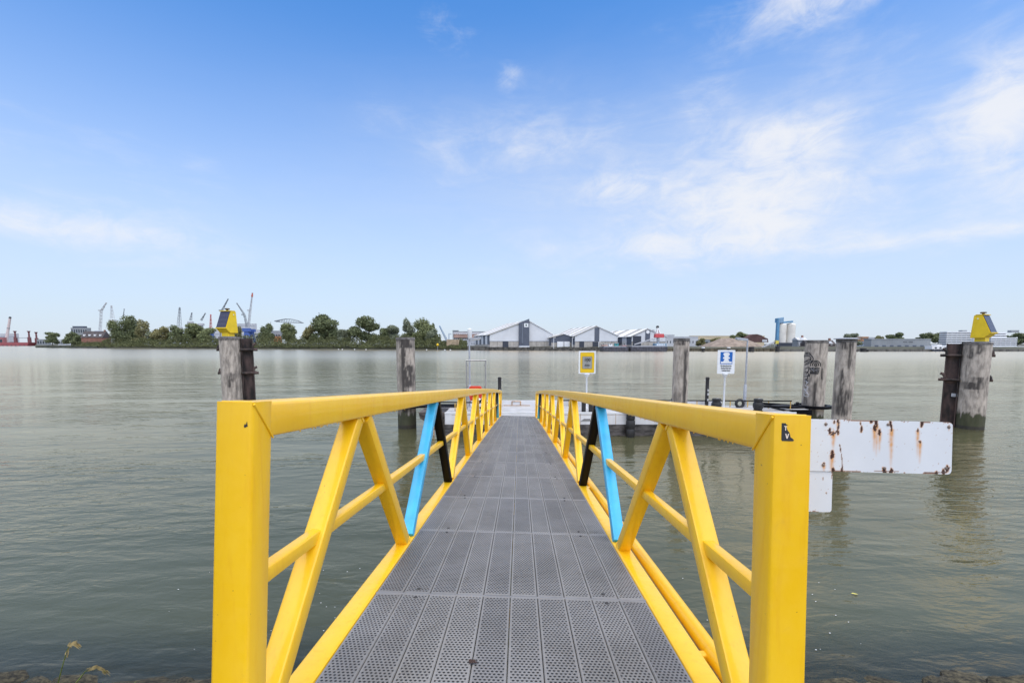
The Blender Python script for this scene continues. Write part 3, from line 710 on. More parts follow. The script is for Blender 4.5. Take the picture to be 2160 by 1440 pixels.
# ------------------------------------------------------------------ pontoon
DZ = 1.0; YN, YF = 19.6, 22.0
XL, XR = xat(905, YN, 1), xat(1680, YN, 1)
pon = thing('pontoon', ((XL+XR)/2, (YN+YF)/2, 0), 'long white and black landing pontoon at the end of the gangway', 'pontoon')
XB = xat(938, YN, 1)
part('lower_hull', MB().prism([(XL+1.0,-.5),(XL+.35,.15),(XL+.02,.5),(XR-.02,.5),(XR-.3,.1),(XR-.9,-.5)], YN-.02, YF+.02), m_hullb, pon)
part('bow', MB().prism([(XL-.45,DZ+.03),(XL-.40,.78),(XL+.05,.505),(XB,.505),(XB,DZ+.03)], YN-.01, YF+.01), m_brownhull, pon)
for z in (.60, .74, .88): part('rubbing_strake', MB().bb(XL-.30+(.88-z)*.7, XB, YN-.05, YN-.012, z-.03, z+.03), m_brownhull, pon)
part('upper_hull', MB().bb(XB, XR, YN, YF, .505, DZ), m_hullw, pon)
part('deck', MB().bb(XB+.02, XR-.02, YN+.04, YF-.04, DZ+.002, DZ+.012), m_deckw, pon)
part('deck_edge', MB().bb(XB, XR, YN-.015, YN+.035, DZ-.02, DZ+.045), m_white, pon)
part('coaming', MB().bb(XB+.4, XR-2.2, YF-.10, YF, DZ, DZ+.27), m_hullw, pon)
for px in (1080, 1098):
    x = xat(px, YF); part('ladder_rail', MB().tube([(x,YF-.13,DZ+.02),(x,YF-.13,DZ+.24)], .022, 6), m_rustor, pon)
part('ladder_rung', MB().tube([(xat(1080,YF),YF-.13,DZ+.23),(xat(1098,YF),YF-.13,DZ+.23)], .02, 6), m_rustor, pon)
part('rust_line', MB().bb(xat(1062,YF), xat(1118,YF), YF-.112, YF-.102, DZ+.012, DZ+.045), m_rustor, pon)
for px in (1225, 1300, 1392, 1480, 1570): x = xat(px, YN); part('plate_seam', MB().bb(x-.012, x+.012, YN-.006, YN-.001, .51, DZ-.03), mat('seam_rust', (.42,.33,.25), .7), pon)
part('plate_seam', MB().bb(XB+.3, XR-.1, YN-.007, YN-.002, DZ-.085, DZ-.07), MATS['seam_rust'], pon)
# landing flap under the gangway end
ge = G(0, TE, 0)
part('landing_plate', MB().add([G(-W/2-.1, TE-.25, -.045), G(W/2+.1, TE-.25, -.045), Vector((ge.x+W/2+.1, ge.y+1.0, DZ+.03)), Vector((ge.x-W/2-.1, ge.y+1.0, DZ+.03)), G(-W/2-.1, TE-.25, -.075), G(W/2+.1, TE-.25, -.075), Vector((ge.x+W/2+.1, ge.y+1.0, DZ+.014)), Vector((ge.x-W/2-.1, ge.y+1.0, DZ+.014))],
     [(0,1,2,3),(4,7,6,5),(0,4,5,1),(1,5,6,2),(2,6,7,3),(3,7,4,0)]), m_deckw, pon)
# guard rails
def guard(path, label):
    hr_ = part('handrail', MB().tube(path, .028, 8), m_black, pon, smooth=60)
    return hr_
PY = YF-.35
def rp(px, Y, h=.36): v = at(px, 850, Y); return Vector((v.x, Y, DZ+h))
path_r = [rp(1180,PY,.30), rp(1400,PY,.30), rp(1577,PY-.2,.31), rp(1625,PY-.7,.36), rp(1670,PY-1.3,.44)]
guard(path_r, ''); part('wire', MB().tube([p-Vector((0,0,.20)) for p in path_r], .008, 6), m_galv, pon)
for px in (1200, 1260, 1330, 1400, 1470, 1540, 1577, 1621, 1667):
    Yp = np.interp(px, [1400,1577,1625,1670], [PY,PY-.2,PY-.7,PY-1.3]); hp = np.interp(px, [1400,1577,1625,1670], [.29,.30,.35,.43])
    x = xat(px, Yp, 1.1); part('stanchion', MB().tube([(x,Yp,DZ+.01),(x,Yp,DZ+hp)], .022, 8), mat('stanchion_yellow', (.62,.38,.09), .6, 0, .3, 9), pon, smooth=60)
pl = [rp(905,YN+.5,.42), rp(965,YN+.5,.41), rp(1040,YN+.5,.40)]
guard(pl, ''); part('wire', MB().tube([p-Vector((0,0,.24)) for p in pl], .008, 6), m_galv, pon)
for px in (908, 960, 1010, 1038):
    x = xat(px, YN+.5, 1.1); part('stanchion', MB().tube([(x,YN+.5,DZ+.01),(x,YN+.5,DZ+.41)], .02, 8), MATS['stanchion_yellow'], pon, smooth=60)
# boarding ladder on the bow
xl = xat(900, YN-.1, .8)
for dx in (0, .30):
    part('ladder_rail', MB().tube([(xl+dx,YN-.09,-.1),(xl+dx,YN-.09,.9),(xl+dx,YN-.07,1.1),(xl+dx,YN+.02,1.16),(xl+dx,YN+.1,1.1)], .022, 8), m_rustor, pon, smooth=60)
for z in (.1,.35,.6,.85): part('ladder_rung', MB().tube([(xl,YN-.09,z),(xl+.3,YN-.09,z)], .016, 6), m_galv, pon)
# collars round the piles
def collar(c, r, z, arm):
    mb_ = MB(); N = 40
    for i in range(N):
        a = 2*math.pi*i/N
        for rr, zz in ((r+.10,z-.06),(r+.30,z-.06),(r+.30,z+.06),(r+.10,z+.06)): mb_.v.append((c.x+rr*math.cos(a), c.y+rr*math.sin(a), zz))
    for i in range(N):
        for j in range(4): a, b_ = i*4+j, i*4+(j+1) % 4; k_ = ((i+1) % N)*4; mb_.f.append((a, b_, k_+(j+1) % 4, k_+j))
    part('pile_collar', mb_, m_black, pon, smooth=40)
    for q in arm: part('collar_arm', MB().sweep([Vector(q[0]), Vector(q[1])], rrect(.10, .16, .01, 1), (0,0,1)), m_black, pon)
    for a in (R(20), R(160)): part('collar_roller', MB().lathe((c.x+(r+.17)*math.cos(a), c.y+(r+.17)*math.sin(a), z+.06), [(.05,0),(.07,.02),(.07,.09),(.03,.11),(0,.11)], 12), m_rubber, pon, smooth=40)
collar(c2, r2, 1.06, [((c2.x+r2+.2, c2.y-.35, 1.06), (XB+.5, c2.y-.35, 1.06)), ((c2.x+r2+.2, c2.y+.2, 1.06), (XB+.5, c2.y+.2, 1.06))])
collar(c4, r4, 1.12, [((c4.x-r4-.2, c4.y-.40, 1.10), (XR-1.2, c4.y-.75, 1.22)), ((c4.x-r4-.2, c4.y+.25, 1.10), (XR-.9, c4.y-.1, 1.26))])
part('collar_box', MB().bb(XR-.25, c4.x-r4-.12, c4.y-.85, c4.y+.1, .80, 1.06), m_black, pon, .01)
part('collar_lid', MB().bb(XR-.1, c4.x-r4-.25, c4.y-.80, c4.y-.05, 1.063, 1.075), m_deckw, pon)
# hanging rubber fender and tyre
xf = xat(1330, YN-.2, .6)
part('hanging_fender', MB().lathe((xf, YN-.20, 0), [(.05,-.28),(.17,-.27),(.19,-.1),(.165,-.02),(.19,.04),(.19,.32),(.165,.36),(.19,.40),(.19,.70),(.165,.73),(.185,.77),(.18,1.10),(.13,1.16),(0,1.17)], 20), m_rubber, pon, smooth=50)
tx = xat(1558, PY-.25, 1.1); mbt = MB(); N = 24
for i in range(N):
    a = 2*math.pi*i/N
    for j in range(8):
        b_ = 2*math.pi*j/8; rr = .17+.065*math.cos(b_); mbt.v.append((tx+rr*math.cos(a), PY-.35+.07*math.sin(b_), DZ+.20+rr*math.sin(a)))
for i in range(N):
    for j in range(8): mbt.f.append((i*8+j, i*8+(j+1) % 8, ((i+1) % N)*8+(j+1) % 8, ((i+1) % N)*8+j))
tag(part('tyre', mbt, m_rubber, smooth=60), 'small black tyre standing against the low pontoon handrail', 'tyre')
for px, lb_ in ((1231, 'black upright rubber fender post on the gangway side of the yellow sign pole'), (1246, 'black upright rubber fender post on the bollard side of the yellow sign pole')):
    x = xat(px, YN+.35, 1.1); tag(part('fender_post', MB().bb(x-.09, x+.09, YN+.28, YN+.40, DZ+.013, DZ+.62), m_rubber, None, .015), lb_, 'fender', 'black fender posts by the sign pole')
# slanted name plate on the hull
part('fairlead', MB().prism([(xat(1226,YN),.66),(xat(1246,YN),.66),(xat(1246,YN),.76),(xat(1233,YN),.76)], YN-.03, YN-.001), mat('fairlead_grey', (.2,.2,.2), .6), pon)

def bollard(px, Y, label):
    x = xat(px, Y, 1.2); o = thing('mooring_bollard', (x, Y, DZ+.013), label, 'bollard', 'mooring bollards along the pontoon edge')
    part('body', MB().lathe((x,Y,DZ+.013), [(.20,0),(.20,.05),(.16,.07),(.19,.14),(.22,.24),(.215,.34),(.17,.42),(.16,.44)], 24), m_rubber, o, smooth=45)
    part('cap', MB().lathe((x,Y,DZ+.013), [(.17,.44),(.19,.45),(.19,.55),(.16,.565),(0,.57)], 24), m_rubber, o, smooth=40)
    part('shackle', MB().tube([(x-.05,Y-.1,DZ+.58),(x,Y-.1,DZ+.615),(x+.05,Y-.1,DZ+.58)], .012, 6), m_galv, o)
bollard(1424, YN+.55, 'black bollard partly behind the slim pale pile'); bollard(1511, YN+.55, 'black bollard beside the pole of the blue mooring sign'); bollard(1599, YN+.45, 'bulbous black bollard standing near the collared graffiti pile')

def marker_post(px, Y, ptop, label):
    b_ = at(px, 860, Y); H_ = zat(ptop, Y); o = thing('marker_post', (b_.x, Y, DZ+.013), label, 'post')
    part('shaft', MB().lathe((b_.x,Y,0), [(.085,DZ+.013),(.08,DZ+.4),(.08,H_-.12)], 14), m_post, o, smooth=50)
    part('cap', MB().lathe((b_.x,Y,0), [(.088,H_-.12),(.088,H_-.02),(.06,H_),(0,H_)], 14), m_post, o, smooth=50)
    part('cross_pin', MB().tube([(b_.x-.15,Y,H_-.13),(b_.x+.15,Y,H_-.13)], .012, 6), m_galv, o)
    for z in (.35,.62,.8): part('tag_plate', MB().box((b_.x+.02,Y-.085,DZ+z), (.07,.008,.11)), mat('post_tag', (.35,.12,.09) if px > 1200 else (.45,.45,.45), .6), o)
marker_post(1054, YF-.5, 795, 'thin black post at the end of the left railing'); marker_post(1490, YF-.4, 795, 'thin black post between the slim pale pile and the blue sign')

# ------------------------------------------------------------------ signs
def text_mesh(s, size):
    cu = bpy.data.curves.new('t', 'FONT'); cu.body = s; cu.size = size; cu.align_x = 'CENTER'; cu.align_y = 'CENTER'; cu.extrude = .002; cu.resolution_u = 3; cu.offset = size*.035
    ob = bpy.data.objects.new('t', cu); COL.objects.link(ob); dg = bpy.context.evaluated_depsgraph_get()
    me = bpy.data.meshes.new_from_object(ob.evaluated_get(dg)); bpy.data.objects.remove(ob); bpy.data.curves.remove(cu); return me
def put_text(s, size, p, parent, m, name='lettering', squash=1.):
    me = text_mesh(s, size); me.materials.clear(); me.materials.append(m); o = link(name, me, parent)
    o.location = Vector(p)-wloc(parent); o.rotation_euler = (R(90), 0, 0); o.scale = (squash, 1, 1); return o
def rpoly(x0, x1, z0, z1, r, k=4):
    P = []
    for cx_, cz_, a0 in ((x1-r,z1-r,0),(x0+r,z1-r,90),(x0+r,z0+r,180),(x1-r,z0+r,270)):
        for i in range(k+1): a = R(a0+90*i/k); P.append((cx_+r*math.cos(a), cz_+r*math.sin(a)))
    return P
def sign_pole(o, x, Y, zt):
    part('pole', MB().lathe((x,Y+.05,0), [(.09,DZ+.013),(.09,DZ+.03),(.042,DZ+.04),(.040,zt-.16),(.06,zt-.14),(.115,zt-.03),(.13,zt-.01),(.13,zt+.02),(0,zt+.03)], 18), m_white, o, smooth=45)
def sign_yellow():
    Y = YF-.9; a, b_ = at(1221, 740, Y), at(1256, 788, Y); xc = (a.x+b_.x)/2; z1, z0 = a.z, b_.z; w = b_.x-a.x
    o = thing('sign', (xc, Y, DZ+.013), 'yellow sign with a grey panel reading 100 above a ship', 'sign')
    sign_pole(o, xc, Y, z0-.02)
    bd = part('board', MB().prism(rpoly(xc-w/2,xc+w/2,z0,z1,.02), Y-.012, Y+.012), m_white, o)
    kx = w/35; kz = (z1-z0)/48
    f = part('yellow_field', MB().prism(rpoly(xc-14.0*kx,xc+14.2*kx,z0+2.6*kz,z1-3.4*kz,.05), Y-.018, Y-.0135), m_signy, bd)
    part('field_outline', MB().prism(rpoly(xc-14.5*kx,xc+14.7*kx,z0+2.1*kz,z1-2.9*kz,.055), Y-.0150, Y-.0125), mat('outline_olive', (.28,.17,.01), .5), bd)
    part('field_inner_line', MB().prism(rpoly(xc-10.3*kx,xc+10.3*kx,z0+10.2*kz,z1-11.2*kz,.03), Y-.0215, Y-.0185), MATS['outline_olive'], bd)
    part('grey_panel', MB().prism(rpoly(xc-9.6*kx,xc+9.6*kx,z0+11*kz,z1-12*kz,.025), Y-.025, Y-.0195), m_grey, bd)
    put_text('100', .20, (xc, Y-.0275, z1-18.8*kz), bd, m_ink)
    zs = z0+16.2*kz
    part('ship_silhouette', MB().prism([(xc-5.4*kx,zs),(xc+4.8*kx,zs),(xc+5.8*kx,zs+2.4*kz),(xc+3.2*kx,zs+2.0*kz),(xc+3*kx,zs+4*kz),(xc-4.4*kx,zs+4.2*kz),(xc-4.6*kx,zs+2*kz),(xc-5.6*kx,zs+2.*kz)], Y-.0275, Y-.0245), m_ink, bd)
    part('window_strip', MB().prism([(xc-3.8*kx,zs+2.5*kz),(xc+2.6*kx,zs+2.5*kz),(xc+2.5*kx,zs+3.4*kz),(xc-3.7*kx,zs+3.5*kz)], Y-.029, Y-.0272), m_grey, bd)
    for dx in (-3.4, 0.6, 2.2): part('small_mark', MB().bb(xc+dx*kx, xc+(dx+1)*kx, Y-.027, Y-.0245, z0+12.4*kz, z0+13.5*kz), m_ink, bd)
    part('small_mark', MB().bb(xc-2.5*kx, xc+2.2*kx, Y-.027, Y-.0245, z1-24.4*kz, z1-23.6*kz), m_ink, bd)
sign_yellow()
def sign_blue():
    Y = YF-.9; a, b_ = at(1514, 738, Y), at(1550, 788, Y); xc = (a.x+b_.x)/2-.01; z1, z0 = a.z, b_.z; w = .80
    o = thing('sign', (xc, Y, DZ+.013), 'white sign with a blue square showing a mooring bollard', 'sign')
    sign_pole(o, xc, Y, z0-.02)
    bd = part('board', MB().prism(rpoly(xc-w/2,xc+w/2,z0,z1,.02), Y-.012, Y+.012), m_white, o)
    s = .56; zc = z1-.09-s/2
    part('blue_square', MB().bb(xc-s/2, xc+s/2, Y-.018, Y-.0135, zc-s/2, zc+s/2), m_signb, bd)
    hp = [(-.25,-.245),(.25,-.245),(.25,-.165),(.15,-.165),(.105,-.10),(.085,-.04),(.095,-.035),(.15,-.03),(.165,.005),(.15,.04),(.10,.045),(.09,.05),(.10,.10),(.145,.155),(.145,.20),(.11,.24),(.05,.255)]
    hp = hp+[(-x_, z_) for x_, z_ in hp[::-1] if x_ > .0][:-1][:-1]+[(-.25,-.165)]
    seen = []
    for q in hp:
        if q not in seen: seen.append(q)
    part('bollard_symbol', MB().prism([(xc+x_, zc+z_) for x_, z_ in seen], Y-.022, Y-.0185), m_white, bd)
    for i, sx_ in enumerate(('Embarkeren', 'debarkeren', 'watertaxi')):
        put_text(sx_, .105, (xc, Y-.0155, zc-s/2-.085-i*.105), bd, m_ink)
sign_blue()

# ------------------------------------------------------------------ lamps, frame, life buoy box
def lamp(px, Y, ptop, label, sgn, double=False):
    pt = at(px, ptop, Y); x, zt = pt.x, pt.z; o = thing('lamp_post', (x, Y, DZ+.013), label, 'lamp')
    part('lower_pole', MB().lathe((x,Y,0), [(.12,DZ+.013),(.12,DZ+.03),(.075,DZ+.05),(.07,DZ+1.05),(.05,DZ+1.09)], 14), m_galv, o, smooth=45)
    part('upper_pole', MB().lathe((x,Y,0), [(.045,DZ+1.08),(.035,zt-.05),(.03,zt)], 12), m_galv, o, smooth=45)
    mb_ = MB().prism(rpoly(0,.52,-.045,.07,.035), -.09, .09)
    mb_.v = [(x+sgn*(.02+a), Y+b, zt+c+a*.12) for a,b,c in mb_.v]
    hd = part('lamp_head', mb_, m_galv, o)
    g = MB().bb(.10,.48,-.07,.07,-.065,-.044); g.v = [(x+sgn*(.02+a), Y+b, zt+c+a*.12) for a,b,c in g.v]
    part('lamp_glass', g, mat('lamp_glass', (.75,.70,.55), .3), hd)
    if double:
        part('bracket', MB().bb(x-.30, x-.03, Y-.02, Y+.02, zt-.04, zt+.01), m_galv, o)
        part('antenna', MB().lathe((x+.02,Y,0), [(.06,zt+.02),(.10,zt+.06),(.10,zt+.48),(.05,zt+.52),(0,zt+.52)], 14), m_white, o, smooth=45)
lamp(990, YF-.6, 716, 'grey lamp post with white antenna above the left railing', 1, True)
lamp(1577, YF-.45, 717, 'slim leaning grey lamp post beside the blue mooring sign', -1)
def portal():
    Y = YN+1.1; a, b_ = at(984, 760, Y), at(1024, 760, Y); o = thing('tube_frame', ((a.x+b_.x)/2, Y, DZ+.013), 'tall empty stainless tube frame standing behind the left railing', 'frame')
    r_ = .032
    for x in (a.x, b_.x):
        up = part('upright', MB().tube([(x,Y,DZ+.013),(x,Y,a.z-.03)], r_, 12), m_stain, o, smooth=60)
        for z in (a.z-.22, a.z-1.2): part('lug', MB().box((x+(.045 if x == a.x else -.045), Y-.01, z), (.04,.012,.03)), m_bolt, up)
    part('crossbar', MB().tube([(a.x-r_,Y,a.z),(b_.x+r_,Y,a.z)], r_, 12), m_stain, o, smooth=60)
portal()
def buoy_box():
    Y = YN+.85; x = xat(1003, Y, 1.5); o = thing('life_buoy_box', (x, Y, DZ+.013), 'red life buoy box on a post behind the left railing', 'life buoy')
    zt = zat(814, Y); kp = [(-.30,0),(-.18,-.42),(.18,-.42),(.30,0),(.30,.30),(.24,.40),(-.24,.40),(-.30,.30)]
    part('post', MB().lathe((x,Y+.12,0), [(.05,DZ+.013),(.04,DZ+.05),(.04,zt-.1)], 12), m_galv, o, smooth=45)
    part('shell', MB().prism([(x+a, zt-.40+c) for a,c in kp], Y-.07, Y+.08), m_red, o, .025, 40)
    part('lid_rim', MB().prism([(x+a*.8, zt-.40+c*.8) for a,c in kp], Y-.085, Y-.0705), mat('lid_red', (.60,.045,.02), .35), o, .006)
    part('label_plate', MB().bb(x-.12, x+.10, Y-.095, Y-.086, zt-.72, zt-.58), m_white, o)
buoy_box()
def info_box():
    Y = YN+.8; x = xat(1006, Y, 1.2); o = thing('life_ring', (x+.02, Y-.25, DZ+.02), 'white and black life ring leaning under the red life buoy box', 'life ring')
    mb_ = MB(); N = 28; q = Vector((x+.02, Y-.25, DZ+.32))
    for i in range(N):
        a = 2*math.pi*i/N
        for j in range(8):
            b2 = 2*math.pi*j/8; rr = .24+.055*math.cos(b2); mb_.v.append((q.x+rr*math.cos(a), q.y+.055*math.sin(b2), q.z+rr*math.sin(a)))
    for i in range(N):
        for j in range(8): mb_.f.append((i*8+j, i*8+(j+1) % 8, ((i+1) % N)*8+(j+1) % 8, ((i+1) % N)*8+j))
    part('ring', mb_, m_white, o, smooth=60)
    for a in (45, 135, 225, 315):
        part('band', MB().box((q.x+.24*math.cos(R(a)), q.y, q.z+.24*math.sin(R(a))), (.13,.13,.07), M=Matrix.Rotation(-R(a), 3, 'Y')), m_black, o, .01)
info_box()

# ------------------------------------------------------------------ far shore land
SH = [(-900,520),(60,500),(75,478),(250,392),(500,352),(700,322),(900,297),(1100,277),(1300,258),(1600,243),(1900,240),(2160,240),(3300,250)]
def shoreY(px): return float(np.interp(px, [a for a,_ in SH], [b for _,b in SH]))
LZ = 2.3
def far_bank():
    mb = MB(); pxs = list(np.linspace(75, 3300, 130)); prof = [(-2,-1.5),(0,0.0),(2.0,.7),(5.,1.5),(9.,LZ),(60,LZ),(3000,LZ+1)]
    for px in pxs:
        Y0 = shoreY(px)
        for j, (d, z) in enumerate(prof):
            Y = Y0+d; n = mnoise.noise(Vector((px*.05, j*2.3, 0)))
            mb.v.append((xat(px, Y0, 0)*(1+d/Y0), Y+(.8*n if j in (2,3) else 0), z+(.25*n if j in (2,3) else 0)))
    n = len(prof)
    for i in range(len(pxs)-1):
        for j in range(n-1): mb.f.append((i*n+j,(i+1)*n+j,(i+1)*n+j+1,i*n+j+1))
    # close the upstream tip
    struct('far_bank', mb, m_land, 'low far shore of earth and grass across the river', 50)
    mb = MB(); a = xat(-700, 900, 0); b = xat(118, 900, 0)
    mb.bb(a, b, 905, 3600, -1, 2.6); struct('far_quay', mb, m_quay, 'low dark quay of the harbour far across the water')
far_bank()
def quay_edge(p0, p1, z1, label, m, cat='quay wall', name='quay_wall', npan=14, dY=0):
    o = thing(name, (xat((p0+p1)/2, shoreY((p0+p1)/2), 0), shoreY((p0+p1)/2), 0), label, cat)
    ps = np.linspace(p0, p1, npan+1)
    for a, b in zip(ps[:-1], ps[1:]):
        ya, yb = shoreY(a)-.6+dY, shoreY(b)-.6+dY; A = Vector((xat(a,ya,0),ya,0)); B = Vector((xat(b,yb,0),yb,0)); d = (B-A); g = d.normalized()*.12
        n = Vector((0,9.5,0)); mb = MB(); hh = z1+random.uniform(-.05,.05)
        P = [A+g, B-g, B-g+n, A+g+n]
        mb.v = [(p.x,p.y,-1) for p in P]+[(p.x,p.y,hh) for p in P]; mb.f = [(0,1,2,3),(4,7,6,5),(0,4,5,1),(1,5,6,2),(2,6,7,3),(3,7,4,0)]
        part('panel', mb, m, o)
    return o
quay_edge(985, 1266, 2.0, 'low dark stone quay in front of the white warehouses', m_quay, npan=22)
quay_edge(1404, 1640, 1.55, 'brownish low quay in front of the gravel heap', mat('brown_quay', (.10,.085,.058), .9, 0, .4, .5), npan=16)
tq = quay_edge(75, 205, 1.7, 'green sheet pile wall around the tip of the wooded peninsula', mat('green_quay', (.055,.062,.042), .9, 0, .5, .6), npan=22)
quay_edge(1642, 2300, 1.2, 'grey stone embankment below the white office block', mat('grey_quay', (.12,.115,.105), .9, 0, .3, .5), npan=26)

# ------------------------------------------------------------------ trees
def crown_mesh(w, h, n, kind, seed, leaf):
    r_ = np.random.default_rng(int(seed*1000)+3); mb = MB(); lobes = []
    nl = {'round': 11, 'tall': 9, 'loose': 13, 'poplar': 7}[kind]
    for i in range(nl):
        f = (i+.5)/nl
        if kind == 'poplar': c = (r_.uniform(-.15,.15)*w, r_.uniform(-.15,.15)*w, (.12+.8*f)*h); s = (w*.40*(1.05-.75*abs(f-.4)), h*.16)
        elif kind == 'tall': c = (r_.uniform(-.27,.27)*w, r_.uniform(-.27,.27)*w, (.12+.75*f)*h); s = (w*r_.uniform(.24,.36)*(1.1-.35*f), h*r_.uniform(.13,.2))
        else:
            a = r_.uniform(0, 6.28); rad = (.36 if kind == 'round' else .40)*w*math.sqrt(r_.uniform(.05,1))*(1-.5*max(0, f-.5)); c = (rad*math.cos(a), rad*math.sin(a), (.22+.66*f)*h); s = (w*r_.uniform(.15,.24), h*r_.uniform(.10,.17))
        lobes.append((c, s))
    vs_, fs = [], []
    for q in range(n):
        c, s = lobes[r_.integers(nl)]; d = r_.normal(size=3); d /= np.linalg.norm(d); rr = r_.uniform(.55,1.)**.5*(1+.18*r_.normal())
        p = np.array((c[0]+d[0]*s[0]*rr, c[1]+d[1]*s[0]*rr, max(.03*h, c[2]+d[2]*s[1]*rr)))
        a = r_.normal(size=3); a /= np.linalg.norm(a); b = np.cross(a, d+.6*r_.normal(size=3)); b /= (np.linalg.norm(b)+1e-6); L = leaf*r_.uniform(.6,1.3)
        k = len(vs_); vs_ += [tuple(p-a*L-b*L*.2), tuple(p+b*L*.75), tuple(p+a*L), tuple(p-b*L*.6+a*L*.2)]; fs.append((k,k+1,k+2,k+3))
    mb.v, mb.f = vs_, fs; return mb, lobes
def tree(px, Y, halfw, ptop, label, kind='round', mi=0, base=None, n=1500, group='trees on the far shore'):
    z0 = LZ if base is None else base; top = at(px, ptop, Y); h = top.z-z0; w = halfw*2/FPX*Y
    o = thing('tree', (top.x, Y, z0), label, 'tree', group); seed = px*.37+halfw
    mb, lobes = crown_mesh(w, h, n, kind, seed, .34+.014*w)
    mb.v = [(a+top.x, b+Y, c+z0) for a,b,c in mb.v]
    part('crown', mb, m_leaf[mi], o, fix=False)
    tb = MB(); r0 = .025*h; tb.tube([(top.x,Y,z0-.3),(top.x+.02*w,Y,z0+.3*h),(top.x-.02*w,Y,z0+.62*h)], [r0,r0*.75,r0*.35], 7)
    for c, s in lobes[:8]:
        tb.tube([(top.x,Y,z0+.25*h+.15*c[2]),(top.x+c[0]*.6,Y+c[1]*.6,z0+c[2]*.8),(top.x+c[0],Y+c[1],z0+c[2])], [r0*.45,r0*.3,r0*.1], 5)
    part('trunk', tb, m_wood, o)
def Yt(px, d=16): return shoreY(px)+d
T = [ # px, halfw, top, kind, foliage, extra distance, label
 (108,13,699,'round',0,14,'dark round tree standing alone near the peninsula tip'),
 (148,12,700,'round',0,20,'dark tree in front of the grey apartment block'),
 (166,12,706,'loose',0,12,'low dark tree before the brick house'),
 (241,14,674,'tall',1,18,'tall light green tree at the left edge of the poplar clump'),
 (264,20,667,'tall',0,22,'tallest dark tree in the middle of the poplar clump'),
 (281,14,669,'tall',0,26,'tall dark tree right of the middle of the poplar clump'),
 (298,11,671,'tall',2,18,'narrow olive tree at the right edge of the poplar clump'),
 (319,10,698,'round',3,18,'small greyish tree just beside the poplar clump'),
 (342,17,689,'loose',2,20,'loose olive tree with orange tinged leaves'),
 (371,15,686,'round',0,24,'dark grey green tree under the lattice crane jib'),
 (412,22,680,'round',1,20,'broad rounded green tree left of the beacon pile'),
 (440,17,690,'loose',1,18,'low spreading tree beside the red crane'),
 (500,11,688,'tall',2,16,'slim olive tree just behind the beacon pile'),
 (560,15,682,'round',0,20,'dark oval tree between white hall and hammerhead crane'),
 (604,17,680,'round',1,20,'oval tree under the hammerhead crane'),
 (655,16,686,'loose',2,16,'loose pale tree left of the big airy tree'),
 (691,30,663,'loose',0,20,'big airy tree with sky showing through its crown'),
 (727,15,694,'round',3,12,'grey willowy shrub tree at the foot of the big airy tree'),
 (772,29,668,'round',0,20,'big dense dome shaped tree'),
 (806,12,690,'loose',0,18,'small dark tree against the flank of the dome shaped tree'),
 (824,18,685,'round',3,24,'greyish green tree just left of the bare stained pile'),
 (862,13,673,'tall',3,22,'tall grey green tree right behind the bare stained pile'),
 (886,24,673,'tall',1,18,'wide yellowish green tree right of the bare stained pile'),
 (914,5,683,'poplar',0,20,'thin pointed poplar tip rising over the willow'),
 (912,15,693,'round',3,14,'low grey willow at the end of the wood'),
 (1478,9,713,'round',2,42,'small yellowish tree left of the gravel heap'),
 (1510,10,712,'round',2,42,'small round yellowish tree close to the gravel heap'),
 (1548,12,706,'round',1,90,'small green tree behind the gravel heap'),
 (1563,14,699,'round',1,95,'taller green tree behind the gravel heap'),
 (1793,17,703,'round',3,70,'grey green tree behind the capped pile'),
 (1857,8,707,'loose',2,150,'small olive tree behind the grey hall'),
 (1889,14,701,'round',0,140,'dark domed tree behind the grey hall'),
 (1948,13,702,'loose',0,120,'reddish green tree between grey hall and white offices'),
 (1980,18,702,'round',0,115,'broad dark tree beside the white offices'),
 (2148,16,702,'round',0,110,'dark green tree at the right end of the white offices'),
 (2125,12,706,'round',3,130,'smaller tree behind the right wing of the offices')]
for (px, hw, tp, kd, mi, dd, lb) in T: tree(px, Yt(px, dd), hw*1.12, tp, lb, kd, mi, n=int(1600+hw*170))
def scrub():
    r_ = np.random.default_rng(5); V, F = [], []
    for q in range(60000):
        px = r_.uniform(150, 985); d = r_.uniform(1, 15); Y = shoreY(px)+d
        env = .45+.35*mnoise.noise(Vector((px*.028, d*.09, 1)))+.28*mnoise.noise(Vector((px*.09, d*.2, 4)))
        hm = (1.9+d*.92)*max(.15, env)*(1. if 215 < px < 930 else .55)+.6
        z = min(.25+d*.17, 2.3)+hm*r_.uniform(.15,1)**.5
        p = np.array((xat(px, Y, z), Y, z)); a = r_.normal(size=3); a /= np.linalg.norm(a); b = r_.normal(size=3); b -= a*a.dot(b); b /= np.linalg.norm(b); L = r_.uniform(.22,.5)
        k = len(V); V += [tuple(p-a*L), tuple(p+b*L*.7), tuple(p+a*L), tuple(p-b*L*.7)]; F.append((k,k+1,k+2,k+3))
    mb = MB(); mb.v, mb.f = V, F
    o = part('riverside_scrub', mb, leaf_mat('scrub_foliage', (.046,.056,.028), (.140,.150,.065)), fix=False); tag(o, 'low tangled green scrub covering the far bank below the trees', 'scrub', kind='stuff')
scrub()

